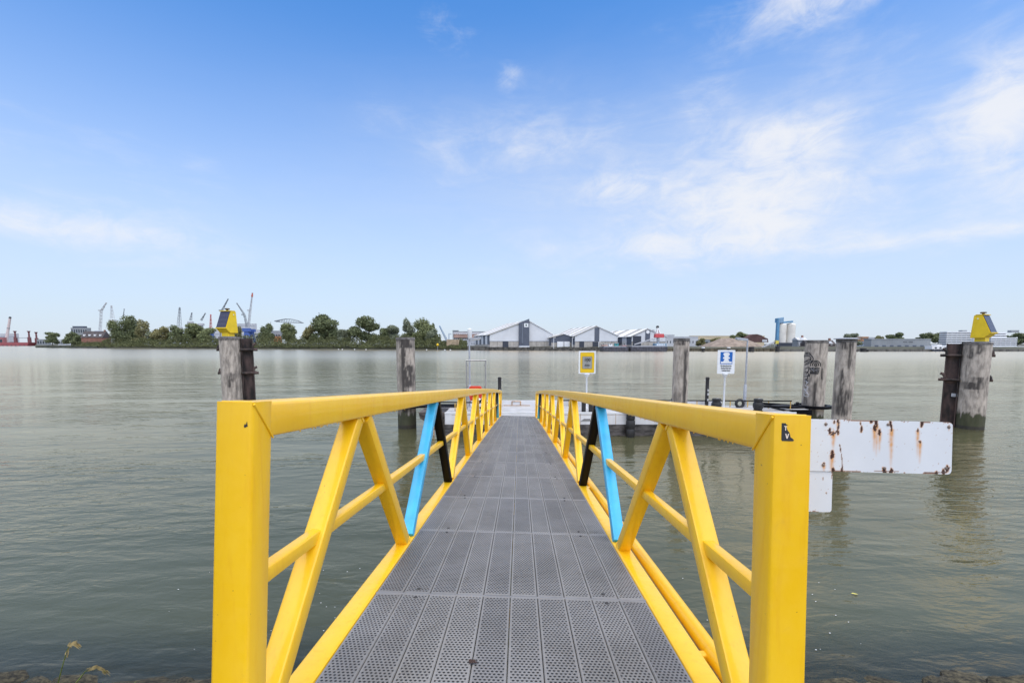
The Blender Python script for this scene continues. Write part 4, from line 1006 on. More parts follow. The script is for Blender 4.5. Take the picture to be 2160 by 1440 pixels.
# ------------------------------------------------------------------ warehouses
def hall(pxl, pxr, pxk, pye, pyk, Y, rot, length, label, strip=None, disc=False, door=None, plinth=12, panels=7, skylights=4, tower=None, name='warehouse'):
    """gabled hall: photo columns of front corners and ridge, rows of eaves and ridge; rot turns its length to the left"""
    A, B, K = at(pxl, pye, Y), at(pxr, pye, Y), at(pxk, pyk, Y); z0 = LZ-.3
    w = B.x-A.x; kx = K.x-A.x; he, hk = A.z, K.z; o = thing(name, (A.x, Y, z0), label, 'warehouse')
    cr, sr = math.cos(rot), math.sin(rot)
    def tr(mb_):  # local: x along front, y along length
        mb_.v = [(A.x+a-b*sr, Y+b*cr, c) for a,b,c in mb_.v]; return mb_
    zp = z0+plinth/FPX*Y
    part('gable_wall', tr(MB().prism([(0,zp),(w,zp),(w,he),(kx,hk),(0,he)], 0, .5)), m_clad, o)
    part('rear_wall', tr(MB().prism([(0,z0),(w,z0),(w,he),(kx,hk),(0,he)], length-.5, length)), m_clad, o)
    pw = w/panels
    for i in range(panels): part('plinth_panel', tr(MB().bb(i*pw+.06, (i+1)*pw-.06, -.12, .6, z0, zp-.06)), m_conc, o)
    part('trim', tr(MB().bb(-.1, w+.1, -.2, -.02, zp-.12, zp+.12)), m_slate, o)
    ns = 8; sw = length/ns
    for i in range(ns):
        m = m_slate if i % 2 == 0 else m_clad
        part('side_panel', tr(MB().bb(-.1, .25, .5+i*sw+.05, .5+(i+1)*sw-.05-(.5 if i == ns-1 else 0), zp-2., he-.15)), m, o)
        part('side_panel', tr(MB().bb(w-.25, w+.1, .5+i*sw+.05, .5+(i+1)*sw-.05-(.5 if i == ns-1 else 0), zp-2., he-.15)), m, o)
    part('side_plinth', tr(MB().bb(-.18, .3, .7, length, z0, zp-2.05)), m_conc, o)
    for (xa, za, xb, zb, nm) in ((-.9, he-.35, kx+.02, hk+.12, 'roof_plane'), (kx-.02, hk+.12, w+.9, he-.35, 'roof_plane')):
        rf = part(nm, tr(MB().prism([(xa,za),(xb,zb),(xb,zb+.28),(xa,za+.28)], -.45, length+.3)), m_roofw, o)
        d = Vector((xb-xa, 0, zb-za)); 
        for q in range(skylights):
            y0_ = length*(q+.35)/skylights; a_, b_ = .03, .97
            part('skylight', tr(MB().prism([(xa+(xb-xa)*a_, za+(zb-za)*a_+.285),(xa+(xb-xa)*b_, za+(zb-za)*b_+.285),(xa+(xb-xa)*b_, za+(zb-za)*b_+.40),(xa+(xb-xa)*a_, za+(zb-za)*a_+.40)], y0_, y0_+length*.10)), m_roofg, rf)
    for s_ in (0, 1):
        xa, za, xb, zb = ((-.9, he-.35, kx, hk+.12), (kx, hk+.12, w+.9, he-.35))[s_]
        part('verge', tr(MB().prism([(xa,za-.15),(xb,zb-.15),(xb,zb+.35),(xa,za+.35)], -.62, -.46)), m_roofg if s_ == 0 else m_clad, o)
    def X(px): return at(px, pye, Y).x-A.x
    if strip: part('strip', tr(MB().prism([(X(strip[0]),zp+.15),(X(strip[1]),zp+.15),(X(strip[1]),hk-.25-abs(X(strip[1])-kx)*.3),(X(strip[0]),hk-.25-abs(X(strip[0])-kx)*.55)], -.18, -.02)), m_slate, o)
    if disc:
        c = at(disc[0], disc[1], Y); mb_ = MB().tube([(c.x-A.x,-.45,c.z),(c.x-A.x,-.2,c.z)], disc[2]/FPX*Y, 24); part('round_window', tr(mb_), m_white, o)
    if door:
        for (a, b, zt) in door: part('door', tr(MB().bb(X(a), X(b), -.35, -.14, z0, zat(zt, Y))), m_door, o)
    return o, tr, A
h1_, tr1, A1 = hall(1033, 1165, 1113, 705, 676, 285, R(14), 58, 'largest white gabled warehouse with a tall slate blue tower', door=[(1060,1072,720)], panels=8, skylights=3)
def tower1():
    Y = 285; a, b = at(1094, 681, Y), at(1115, 672.5, Y); z0 = LZ-.2
    tw = part('tower', tr1(MB().prism([(a.x-A1.x,z0+.6),(b.x-A1.x,z0+.6),(b.x-A1.x,b.z),(a.x-A1.x,a.z)], -1.6, -.05)), m_slate, h1_)
    p, q = at(1104, 682, Y), at(1113, 690, Y)
    lg = part('logo_board', tr1(MB().bb(p.x-A1.x, q.x-A1.x, -1.75, -1.62, q.z, p.z)), m_white, tw)
    c = at(1108.5, 686, Y); part('logo_mark', tr1(MB().bb(c.x-A1.x-.5, c.x-A1.x+.4, -1.82, -1.76, c.z-.5, c.z+.6)), mat('logo_green', (.08,.14,.13), .5), tw)
    g = at(1100, 700, Y); part('corner_tube', tr1(MB().tube([(g.x-A1.x,-1.75,z0+2),(g.x-A1.x,-1.75,a.z-.3)], .5, 10)), mat('slate_light', (.14,.16,.20), .5), tw)
    part('step', tr1(MB().bb(a.x-A1.x, b.x-A1.x, -2.2, -.02, z0-.3, z0+.58)), m_white, tw)
tower1()
hall(1163, 1213, 1190, 711, 705, 279, R(9), 40, 'low slate blue gabled hall between two white warehouses', door=[], panels=5, skylights=3, plinth=10)
hall(1213, 1303, 1258, 708, 688, 272, R(9), 55, 'middle white gabled warehouse with a narrow slate blue strip', strip=(1254,1264), door=[(1222,1232,720),(1250,1262,721)], panels=7, skylights=4)
hall(1333, 1404, 1366, 709, 694, 266, R(9), 55, 'white gabled warehouse with a round white window and big grey door', strip=(1361,1371), disc=(1366,700,3.6), door=[(1335,1352,708.5)], panels=6, skylights=3)
for o in bpy.data.objects:      # slate-fronted low hall
    if o.name.startswith('gable_wall') and o.parent.get('label', '').startswith('low slate'): o.data.materials[0] = m_slate
for px0, px1, Y, lb in ((1175,1189,277.5,'wide'),(1190,1202,277.5,'narrow')):
    a = xat(px0, Y, 3); b = xat(px1, Y, 3); o = thing('roller_door_shed', ((a+b)/2, Y, LZ), f'{"wider" if lb=="wide" else "narrower"} white roller door before the low slate hall', 'shed')
    part('door_leaf', MB().bb(a+.1, b-.1, Y-.05, Y+.15, LZ-.3, LZ+3.0), m_white, o); part('frame', MB().bb(a, b, Y+.15, Y+.5, LZ-.3, LZ+3.2), m_galv, o)

# ------------------------------------------------------------------ other far buildings
WIN = mat('window_dark', (.035,.045,.06), .25)
def block(px0, px1, pt, Y, depth_, m, label, cat='building', name='building', pb=None, rows=0, cols=0, roof=None, win=WIN, bandm=None, ws=.6, hs=.5, roofz=.5):
    depth = min(depth_, 6.); z0 = LZ-.3 if pb is None else zat(pb, Y); a, b, z1 = xat(px0, Y, 5), xat(px1, Y, 5), zat(pt, Y)
    o = thing(name, ((a+b)/2, Y, z0), label, cat); wl = part('wall', MB().bb(a, b, Y, Y+depth, z0, z1), m, o)
    part('roof', MB().bb(a-.2, b+.2, Y-.2, Y+depth+.2, z1+.002, z1+roofz), roof or m, o)
    for i in range(rows):
        zc0 = z0+(z1-z0)*(i+.5-hs/2)/rows; zc1 = z0+(z1-z0)*(i+.5+hs/2)/rows
        if cols == 1: part('window_band', MB().bb(a+.4, b-.4, Y-.06, Y-.002, zc0, zc1), win, o); continue
        for j in range(cols):
            x0 = a+(b-a)*(j+.5-ws/2)/cols; x1 = a+(b-a)*(j+.5+ws/2)/cols; part('window', MB().bb(x0, x1, Y-.06, Y-.002, zc0, zc1), win, o)
    return o
def join_to(main, extra):
    """make one built piece a part of another building"""
    extra.parent = main; extra.location = extra.location-main.location
    for k_ in ('category', 'label', 'group'):
        if k_ in extra: del extra[k_]
m_gw = mat('grey_white_wall', (.52,.53,.55), .7, 0, .1, .1); m_beige = mat('beige_wall', (.55,.45,.30), .8, 0, .1, .1); m_brick = mat('red_brick', (.27,.13,.095), .9, 0, .2, .3)
m_pinkb = mat('pinkish_brick', (.42,.27,.22), .9, 0, .15, .3); m_droof = mat('dark_slate_roof', (.07,.06,.062), .8, 0, .2, .3); m_offw = mat('office_white', (.70,.71,.73), .6, 0, .04, .1)
m_gl = mat('grey_wall', (.27,.285,.30), .75, 0, .1, .1); m_brr = mat('brown_roof', (.10,.05,.045), .8, 0, .2, .2); m_silo = mat('silo_cream', (.70,.665,.60), .8, 0, .1, .15)
m_sblue = mat('silo_blue', (.10,.27,.45), .5, 0, .12, .3)
_m = block(956, 1030, 700, 420, 30, m_gw, 'long grey roofed building with a row of small dark windows left of the warehouses', rows=3, cols=16, ws=.3, hs=.25, roof=m_gl)
_e = block(957, 1010, 706, 418, 1.5, m_pinkb, 'faded pink upper wall band on the long grey building', name='upper_band', cat='wall', pb=712); join_to(_m, _e)
_e = block(955, 966, 697.5, 424, 10, m_gl, 'stair tower', name='stair_tower'); join_to(_m, _e)
def container():
    Y = 296; a, b = xat(942, Y, 4), xat(968, Y, 4); z1 = zat(717, Y); o = thing('corrugated_bin', ((a+b)/2, Y, LZ-.3), 'tan corrugated bulk bin at the end of the wood', 'bin')
    part('body', MB().bb(a, b, Y, Y+6, LZ-1, z1), mat('tan_steel', (.42,.33,.23), .8, 0, .2, .6), o)
    for i in range(9): x = a+(b-a)*(i+.5)/9; part('rib', MB().bb(x-.22, x+.22, Y-.3, Y-.002, LZ-1, z1+.05), MATS['tan_steel'], o)
    part('rim', MB().bb(a-.15, b+.15, Y-.35, Y+6.1, z1+.052, z1+.35), MATS['tan_steel'], o)
container()
block(1404, 1472, 711, 300, 20, m_gw, 'low white shed beside the slim pale pile', rows=1, cols=10, ws=.25, hs=.25)
block(1404, 1422, 707, 330, 12, m_gw, 'pink trimmed white hut behind the low white shed', rows=1, cols=3)
block(1458, 1612, 709, 480, 40, m_beige, 'very long beige industrial hall behind the gravel heap', rows=1, cols=1, hs=.10, win=m_conc, roof=m_beige)
block(1462, 1530, 717, 330, 12, m_gl, 'dark low sheds in front of the yellowish trees', rows=1, cols=6)
def arched():
    Y = 330; o = thing('arched_hall', (xat(1592,Y,3), Y, LZ), 'dark brown hall with a curved roof behind the gravel heap', 'building')
    P = [(1571,722),(1571,715),(1580,709),(1588,705),(1597,704.5),(1606,707),(1612,711),(1620,714),(1621,722)]
    part('shell', MB().prism([(at(a,b,Y).x, at(a,b,Y).z) for a,b in P], Y, Y+8), m_brr, o)
    a, b = at(1608,716,Y), at(1618,721,Y); part('window', MB().bb(a.x,b.x,Y-.1,Y-.002,b.z,a.z), m_gw, o)
arched()
def heap():
    Y0 = 258; a, b = xat(1500, Y0, 3), xat(1632, Y0, 3); mb = MB(); nx, ny = 60, 24
    prof_x = [1500,1520,1545,1560,1590,1605,1618,1632]; prof_y = [734,722,713.5,713,713.5,718,726,734]
    for j in range(ny+1):
        v = j/ny; Y = Y0+v*26; k = math.sin(math.pi*min(1, v*1.0))**.75
        for i in range(nx+1):
            px = 1500+132*i/nx; zt = zat(float(np.interp(px, prof_x, prof_y)), Y0+13)-LZ
            nn = mnoise.fractal(Vector((px*.06, v*5, 2)), .9, 2., 4)
            mb.v.append((a+(b-a)*i/nx, Y, LZ-.15+max(0, zt)*k*(1+.12*nn)))
    for j in range(ny):
        for i in range(nx): q = j*(nx+1)+i; mb.f.append((q,q+1,q+nx+2,q+nx+1))
    tag(part('gravel_heap', mb, mat('gravel', (.27,.215,.175), .95, 0, .2, .4, .3, 1.5), smooth=60), 'broad brown gravel heap behind the blue mooring sign', 'gravel heap')
heap()
def conveyor():
    Y = 252; o = thing('conveyor', (xat(1615,Y,3), Y, LZ), 'sloping grey conveyor beside the gravel heap', 'conveyor')
    a, b = at(1598,737,Y), at(1638,719,Y); part('belt', MB().sweep([a,b], rrect(1.0,.7,.05,1), (0,1,0)), m_galv, o)
    for px, py in ((1612,731),(1625,725),(1634,721)): p = at(px,py,Y); part('leg', MB().tube([(p.x,Y,LZ-1),(p.x,Y,p.z)], .15, 6), m_galv, o)
    c = at(1637,721,Y); part('head_box', MB().bb(c.x-.6,c.x+.9,Y-1,Y+1,c.z-1,c.z+.8), mat('machine_yellow', (.6,.5,.08), .6), o)
conveyor()
def silos():
    Y = 330; o = thing('silo', (xat(1662,Y,5), Y, LZ), 'cream twin grain silo with a blue tower and blue gantry', 'silo')
    zt = zat(683, Y); z0 = zat(722.5, Y)
    for p0, p1 in ((1644,1663),(1663,1682)):
        a, b = xat(p0,Y,10), xat(p1,Y,10); r_ = (b-a)/2
        part('silo_cell', MB().lathe(((a+b)/2, Y+r_, 0), [(r_-.05,z0),(r_-.05,zt-.4),(r_-.6,zt+.1),(0,zt+.9)], 28), m_silo, o, smooth=40)
    a, b = at(1641.5,671,Y), at(1654.5,669,Y)
    part('blue_tower', MB().prism([(a.x,zt+.95),(b.x,zt+.95),(b.x,b.z),(a.x,a.z)], Y+.5, Y+4), m_sblue, o)
    part('blue_shaft', MB().bb(a.x, xat(1644,Y,9), Y+.5, Y+2.5, z0, zt+.94), m_sblue, o)
    for i in range(6): z = zt+1.+(b.z-zt-1.6)*i/5; part('louvre', MB().bb(a.x+.8,b.x-.2,Y+.35,Y+.49,z-.18,z+.18), mat('louvre_blue', (.30,.45,.60), .5), o)
    c, d = at(1654.6,677,Y), at(1675,676,Y); part('gantry', MB().prism([(c.x,zt+.5),(d.x,zt+1.2),(d.x,d.z),(c.x,c.z-.4)], Y+1, Y+6), m_sblue, o)
    part('base_wall', MB().bb(xat(1638,Y,3), xat(1700,Y,3), Y-1.5, Y-.1, LZ-.5, z0-.05), m_door, o)
silos()
def gable_house(px0, px1, pe, pr, Y, depth, m,  mr, label, dorm=0, pb=None, name='house'):
    a, b = xat(px0,Y,5), xat(px1,Y,5); ze, zr = zat(pe,Y), zat(pr,Y); z0 = LZ-.3 if pb is None else zat(pb,Y); o = thing(name, ((a+b)/2,Y,z0), label, 'house')
    part('wall', MB().bb(a,b,Y,Y+depth,z0,ze), m, o)
    rf = part('roof', MB().prism([(Y-.6,ze),(Y+depth*.5,zr),(Y+depth+.6,ze)], a-.4, b+.4, 'yz'), mr, o)
    part('chimney', MB().bb(b-1.8,b-.8,Y+depth*.45,Y+depth*.6,zr-1.2,zr+1.2), m_brick, rf)
    for i in range(dorm):
        x = a+(b-a)*(i+.5)/dorm; dz = ze+(zr-ze)*.32; part('dormer', MB().bb(x-.7,x+.7,Y+.2,Y+2.5,dz-.4,dz+1.1), m_white, rf)
    nw = max(2, int((b-a)/4))
    for i in range(nw): x = a+(b-a)*(i+.5)/nw; part('window', MB().bb(x-.55,x+.55,Y-.06,Y-.002,z0+1.2,z0+2.8), m_white, o)
gable_house(172, 217, 712, 698, 440, 9, m_brick, m_droof, 'brick house with steep dark roof and white dormers', 4)
gable_house(1683, 1702, 717, 711, 300, 6, m_gl, m_gw, 'small white roofed house right of the silo', 1)
gable_house(1703, 1762, 726, 717, 290, 7, mat('dark_brick', (.13,.10,.09), .9), m_droof, 'low dark roofed cottages behind the graffiti pile', 3)
_m = block(152, 186, 692, 620, 18, m_gl, 'grey flat roofed apartment block behind the brick house', rows=3, cols=7, ws=.55, hs=.55)
_e = block(156, 178, 688.5, 628, 10, m_slate, 'dark set back top storey on the grey apartment block', name='roof_storey', pb=692); join_to(_m, _e)
block(122, 140, 717, 560, 12, m_gw, 'low pale terrace left of the dark trees', rows=1, cols=6)
block(496, 540, 683, 900, 40, m_gw, 'tall pale shipyard hall behind the blue based cranes', rows=5, cols=1, hs=.2, win=m_galv)
block(360, 470, 697, 950, 40, m_gw, 'long pale shipyard shed behind the left trees', rows=2, cols=1, hs=.2, win=m_galv)
block(540, 566, 696, 900, 30, m_gw, 'lower grey shipyard hall right of the tall pale hall', rows=1, cols=1, hs=.2)
block(572, 592, 698, 820, 20, m_gl, 'grey shed with an orange base beside the oval trees', rows=1, cols=4)
block(578, 592, 710, 815, 4, mat('orange_panel', (.6,.2,.08), .6), 'low orange hoarding between the oval trees', name='hoarding', cat='hoarding')
block(1818, 1831, 711, 420, 12, mat('orange_brick', (.5,.27,.15), .9), 'orange brick flats left of the grey hall', rows=3, cols=4)
block(1832, 1862, 712, 440, 12, m_gw, 'row of pale houses behind the grey hall', rows=2, cols=8)
block(1800, 1836, 722, 330, 12, mat('blue_grey_wall', (.28,.34,.42), .7), 'low blue grey shed left of the grey hall', rows=1, cols=5)
def grey_hall():
    o = block(1838, 1963, 716, 275, 40, m_gl, 'long windowless grey hall with dark lettering', pb=733, rows=0)
    a, b = at(1905,720.5,275), at(1926,722,275)
    for i in range(9):
        if i == 4: continue
        x = a.x+(b.x-a.x)*i/9; part('letter', MB().bb(x, x+.42, 275-.06, 275-.002, b.z, a.z), m_ink, o)
    for i in range(7): x = xat(1845+i*16, 275, 3); part('roller_shutter', MB().bb(x, x+2.2, 275-.08, 275-.002, LZ-.6, LZ+.9), m_slate, o)
    for i in range(24):
        x = xat(1838+125*(i+.5)/24, 275, 5); part('cladding_rib', MB().bb(x-.05, x+.05, 275-.05, 275-.002, LZ+1.2, zat(717,275)), MATS['grey_wall'], o)
grey_hall()
def offices():
    Y = 300; z0 = zat(729,Y); o = thing('office_block', (xat(2065,Y,5),Y,z0), 'wide white office block with dark horizontal window bands', 'building')
    def blk(p0, p1, pt, pb_, Y_, nf, d):
        a, b = xat(p0,Y_,6), xat(p1,Y_,6); z1, zb = zat(pt,Y_), zat(pb_,Y_); part('core', MB().bb(a+.5,b-.5,Y_+.5,Y_+d,zb,z1-.3), WIN, o)
        for i in range(nf+1):
            z = zb+(z1-zb)*i/nf; h = (z1-zb)/nf*.30
            part('floor_band', MB().bb(a,b,Y_,Y_+d+.3,z-h,z+h), m_offw, o)
        nm = int((b-a)/3.2)
        for i in range(nm+1):
            x = a+.6+(b-a-1.2)*i/nm; part('mullion', MB().bb(x-.09,x+.09,Y_+.35,Y_+.49,zb,z1-.3), m_galv, o)
    blk(1996,2062,700.5,728,Y,6,5); blk(2058,2123,702,728,Y+2,6,5); blk(2090,2146,713,729,Y-5,4,4.5)
    a, b = at(2052,701,Y), at(2062,729,Y); part('stair_core', MB().bb(a.x,b.x,Y-1.2,Y+3,b.z,a.z+.4), m_offw, o)
    for p0, p1 in ((2010,2020),(2040,2052),(2112,2128)): part('roof_plant', MB().bb(xat(p0,Y+8,9),xat(p1,Y+8,9),Y+2,Y+4.5,zat(701,Y),zat(696,Y)), m_gl, o)
offices()
def houseboat():
    Y = 247; o = thing('houseboat', (xat(1990,Y,1),Y,0), 'long white houseboat moored below the white offices', 'houseboat'); a, b = xat(1936,Y,1), xat(2046,Y,1)
    part('hull', MB().prism([(a+.8,-.2),(b-.5,-.2),(b,.9),(a,.9)], Y-8, Y-3), m_door, o)
    part('cabin', MB().bb(a+.6,b-.6,Y-7.6,Y-3.4,.9,zat(729,Y)), m_offw, o)
    for i in range(10): x = a+2+(b-a-4)*i/9.5; part('window', MB().bb(x,x+1.1,Y-7.66,Y-7.602,1.5,2.3), WIN, o)
    part('wheelhouse', MB().bb(xat(1949,Y,1),xat(1960,Y,1),Y-7.2,Y-4,zat(729,Y)+.003,zat(726.5,Y)), m_offw, o)
houseboat()
block(2096, 2300, 732, 262, 8, m_offw, 'long low white quayside pavilion right of the beacon pile', rows=1, cols=1, hs=.35)

# ------------------------------------------------------------------ vessels and cranes
def barge(px0, px1, pt, label, m, Y=246, name='barge'):
    a, b = xat(px0,Y,1), xat(px1,Y,1); z1 = zat(pt,Y); o = thing(name, ((a+b)/2,Y,0), label, 'barge')
    part('hull', MB().prism([(a+.4,-.3),(b-.4,-.3),(b,z1),(a,z1)], Y-5, Y+3), m, o)
    n = max(6, int((px1-px0)/5))
    for i in range(n): x = a+(b-a)*(i+.5)/n; part('hull_rib', MB().bb(x-.12,x+.12,Y-5.25,Y-5.002,.1,z1-.1), m, o)
    part('coaming', MB().bb(a+1,b-1,Y-4,Y+2.2,z1+.002,z1+.45), m_galv, o); return o
m_bargeh = mat('barge_hull', (.075,.075,.095), .6, 0, .3, .8)
barge(1267, 1321, 731.5, 'dark barge loaded with small cabins and a teal hut', m_bargeh); barge(1325, 1402, 731, 'long dark barge under the red cabbed crane', m_bargeh)
for px0, px1, pt, m, lb in ((1283,1290,725.5,m_white,'small white cabin on the dark barge'),(1296,1303,724,mat('teal', (.04,.28,.30), .5),'small teal hut on the dark barge'),(1268,1280,727,m_pinkb,'brown crate stack on the dark barge'),(1312,1320,728,mat('dull_red', (.40,.13,.12), .6),'dull red machine on the dark barge')):
    Y = 245; a, b = xat(px0,Y,3), xat(px1,Y,3); z0 = zat(731.5,246)+.46; o = thing('cabin', ((a+b)/2,Y,z0), lb, 'cabin'); part('body', MB().bb(a,b,Y-2,Y+1,z0,zat(pt,Y)), m, o, .05); part('roof', MB().bb(a-.1,b+.1,Y-2.1,Y+1.1,zat(pt,Y)+.002,zat(pt,Y)+.2), m_galv, o)
    part('window', MB().bb(a+.5,a+1.1,Y-2.05,Y-2.002,z0+.6,z0+1.3), WIN, o)
def harbour_crane():
    Y = 250; o = thing('harbour_crane', (xat(1388,Y,3),Y,1), 'floating crane with a red cab and pale lattice frame', 'crane'); c = xat(1388,Y,5)
    def p(px, py, dy=0): q = at(px,py,Y); return Vector((q.x, Y+dy, q.z))
    part('pedestal', MB().tube([p(1388,728),p(1388,712)], .8, 12), m_galv, o)
    cab = part('cab', MB().bb(p(1381,704).x,p(1399,712).x,Y-1.6,Y+1.6,p(1399,712).z,p(1381,704).z), mat('crane_red', (.55,.07,.08), .5), o, .15)
    for a_, b_ in (((1384,704),(1386.5,690)),((1391,704),(1387.5,690)),((1385,704),(1388,690)),((1393,704),(1387.5,691))):
        for dy in (-1,1): part('lattice_leg', MB().tube([p(*a_,dy),p(*b_,dy*.2)], .16, 6), m_white, o)
    part('sheave', MB().tube([p(1387,689.5,-.4),p(1387,689.5,.4)], .75, 14), m_bolt, o)
    part('boom', MB().tube([p(1383,712,-1.2),p(1375,714,-1.5),p(1334,726,-4)], [.25,.25,.15], 6), m_galv, o); part('boom', MB().tube([p(1383,714,-1.2),p(1334,727,-4)], .12, 6), m_galv, o)
    part('platform', MB().bb(p(1377,717).x,p(1396,717).x,Y-1.5,Y+1.5,p(1377,717).z,p(1377,716).z), m_galv, o)
    part('counter_jib', MB().tube([p(1383,703),p(1378,697)], .2, 6), m_galv, o); part('counter_sheave', MB().tube([p(1378,697,-.3),p(1378,697,.3)], .6, 12), m_galv, o)
    dk = part('deckhouse', MB().bb(p(1378,724).x,p(1401,730).x,Y-4,Y+1,1.8,p(1378,724).z), mat('boat_blue', (.20,.30,.40), .5), o, .15)
    for i in range(4): x = p(1381+i*4.5,726).x; part('window', MB().bb(x,x+.8,Y-4.06,Y-4.002,p(1380,728).z,p(1380,725.5).z), m_white, dk)
harbour_crane()
def lattice(mb, a, b, w, n, r, side=Vector((0,1,0))):
    a, b = Vector(a), Vector(b); d = (b-a).normalized(); s = side.cross(d).normalized()
    C = []
    for i in range(n+1):
        f = i/n; ww = w[0]+(w[1]-w[0])*f; p = a.lerp(b, f); C.append([p+s*ww+side*ww, p-s*ww+side*ww, p-s*ww-side*ww, p+s*ww-side*ww])
    for q in range(4): mb.tube([c[q] for c in C], r, 4)
    for i in range(n):
        for q in range(4): mb.tube([C[i][q], C[i+1][(q+1) % 4]], r*.7, 3)
    return mb
def jib_crane(pxb, pyb, pts, Y, label, mj, mbz, base=(6, 8), name='shipyard_crane', w=1.3, kink=True):
    """slewing crane: pts = pixel path of mast and jib from base to tip"""
    b = at(pxb, pyb, Y); z0 = 2.4; o = thing(name, (b.x,Y,z0), label, 'crane', 'shipyard cranes on the far left skyline')
    part('portal', MB().prism([(b.x-base[0]*.8,z0),(b.x-base[0]*.5,z0),(b.x-base[0]*.25,b.z-base[1]),(b.x+base[0]*.25,b.z-base[1]),(b.x+base[0]*.5,z0),(b.x+base[0]*.8,z0),(b.x+base[0]*.4,b.z-base[1]*.5),(b.x-base[0]*.4,b.z-base[1]*.5)], Y-2, Y+2), mbz, o)
    part('machine_house', MB().bb(b.x-base[0]*.75,b.x+base[0]*.75,Y-3,Y+3,b.z-base[1]*.5+.01,b.z), mbz, o, .2)
    P = [at(px,py,Y) for px,py in pts]
    for i in range(len(P)-1):
        nm = 'mast' if i == 0 and len(P) > 2 else 'jib'; L = (P[i+1]-P[i]).length
        part(nm, lattice(MB(), P[i], P[i+1], (w if i == 0 else w*.8, w*.75 if i < len(P)-2 else w*.3), max(3, int(L/5)), .30), mj, o)
    part('tip_sheave', MB().tube([P[-1]+Vector((0,-.7,0)),P[-1]+Vector((0,.7,0))], 1.0, 8), mj, o)
    if kink and len(P) > 2:
        part('counterweight', MB().box(P[1]+Vector((-3,0,.5)), (3.5,2.5,1.8)), mj, o); part('stay', MB().tube([P[1]+Vector((-3,0,1)),P[0]+Vector((0,0,3))], .2, 4), mj, o)
m_cw = mat('crane_pale', (.50,.50,.51), .6); m_cb = mat('crane_blue', (.07,.13,.38), .5); m_cg = mat('crane_grey', (.24,.26,.28), .6); m_cr = mat('crane_pinkred', (.50,.15,.15), .6)
jib_crane(208, 698, [(211,697),(214,655),(224,639)], 760, 'pale crane with blue machine house and jib leaning right', m_cw, m_cb)
jib_crane(238, 674, [(237,672),(235,645)], 830, 'pale twin legged crane jib behind the poplar clump', m_cw, m_cw, w=2.2, kink=False)
jib_crane(378, 690, [(378,690),(379,649)], 800, 'upright grey lattice crane jib over the dark grey green tree', m_cg, m_cw, w=2.6, kink=False)
jib_crane(402, 678, [(402,676),(404.5,660)], 850, 'short grey crane jib just right of the upright lattice jib', m_cg, m_cw, w=1.6, kink=False)
jib_crane(424, 682, [(424,676),(433,661)], 850, 'short grey crane jib leaning right beside the red crane', m_cg, m_cw, w=1.2, kink=False)
jib_crane(447, 698, [(444.5,692),(444.5,664)], 780, 'slim red crane with a blue base', m_cr, m_cb, w=1.4, kink=False, base=(4,7))
jib_crane(466, 690, [(466,688),(468,655),(481,631)], 800, 'crane jib rising behind the left solar beacon', m_cg, m_cw)
jib_crane(520, 692, [(521,690),(516,664),(500,640)], 760, 'dark crane jib leaning left over the tall shipyard hall', m_cg, m_cb, base=(8,12))
jib_crane(531, 694, [(524,690),(528,655),(532.5,618)], 770, 'tallest pale crane with a red tipped upright jib', m_cw, m_cb, base=(7,10))
jib_crane(262, 690, [(259.5,672),(262,652)], 980, 'thin distant crane jib above the poplar clump', m_cg, m_cw, w=.7, kink=False)
def tip_red():
    P = at(532.5, 618, 770); Q = at(531.6, 626, 770); o = [x for x in bpy.data.objects if x.get('label','').startswith('tallest pale')][0]
    part('red_tip', lattice(MB(), Q, P, (.9,.45), 2, .38), mat('tip_red', (.6,.12,.07), .5), o)
tip_red()
def hammerhead():
    Y = 880; o = thing('hammerhead_crane', (at(608,720,Y).x,Y,2.4), 'grey hammerhead crane with a long flat lattice arm', 'crane'); q = lambda a,b: at(a,b,Y)
    part('tower', lattice(MB(), (q(608,720).x,Y,2.4), q(608,681), (4,2.5), 9, .4), m_cg, o)
    for dy in (-3, 3):
        off = Vector((0,dy,0)); bot = [(580,677),(590,679),(608,680),(625,680.5),(639,681)]; top = [(580,677),(595,674),(604,672.5),(615,673),(628,676),(639,681)]
        part('arm_chord', MB().tube([q(*p)+off for p in bot], .55, 5), m_cg, o); part('arm_chord', MB().tube([q(*p)+off for p in top], .5, 5), m_cg, o)
        for px in range(586, 637, 5):
            zb = float(np.interp(px,[a for a,_ in bot],[b for _,b in bot])); zt = float(np.interp(px+2.5,[a for a,_ in top],[b for _,b in top]))
            part('arm_brace', MB().tube([q(px,zb)+off, q(px+2.5,zt)+off], .3, 4), m_cg, o)
    part('machine_house', MB().bb(q(583,676).x,q(588,676).x,Y-3,Y+3,q(583,679).z,q(583,675.5).z), m_cg, o)
hammerhead()
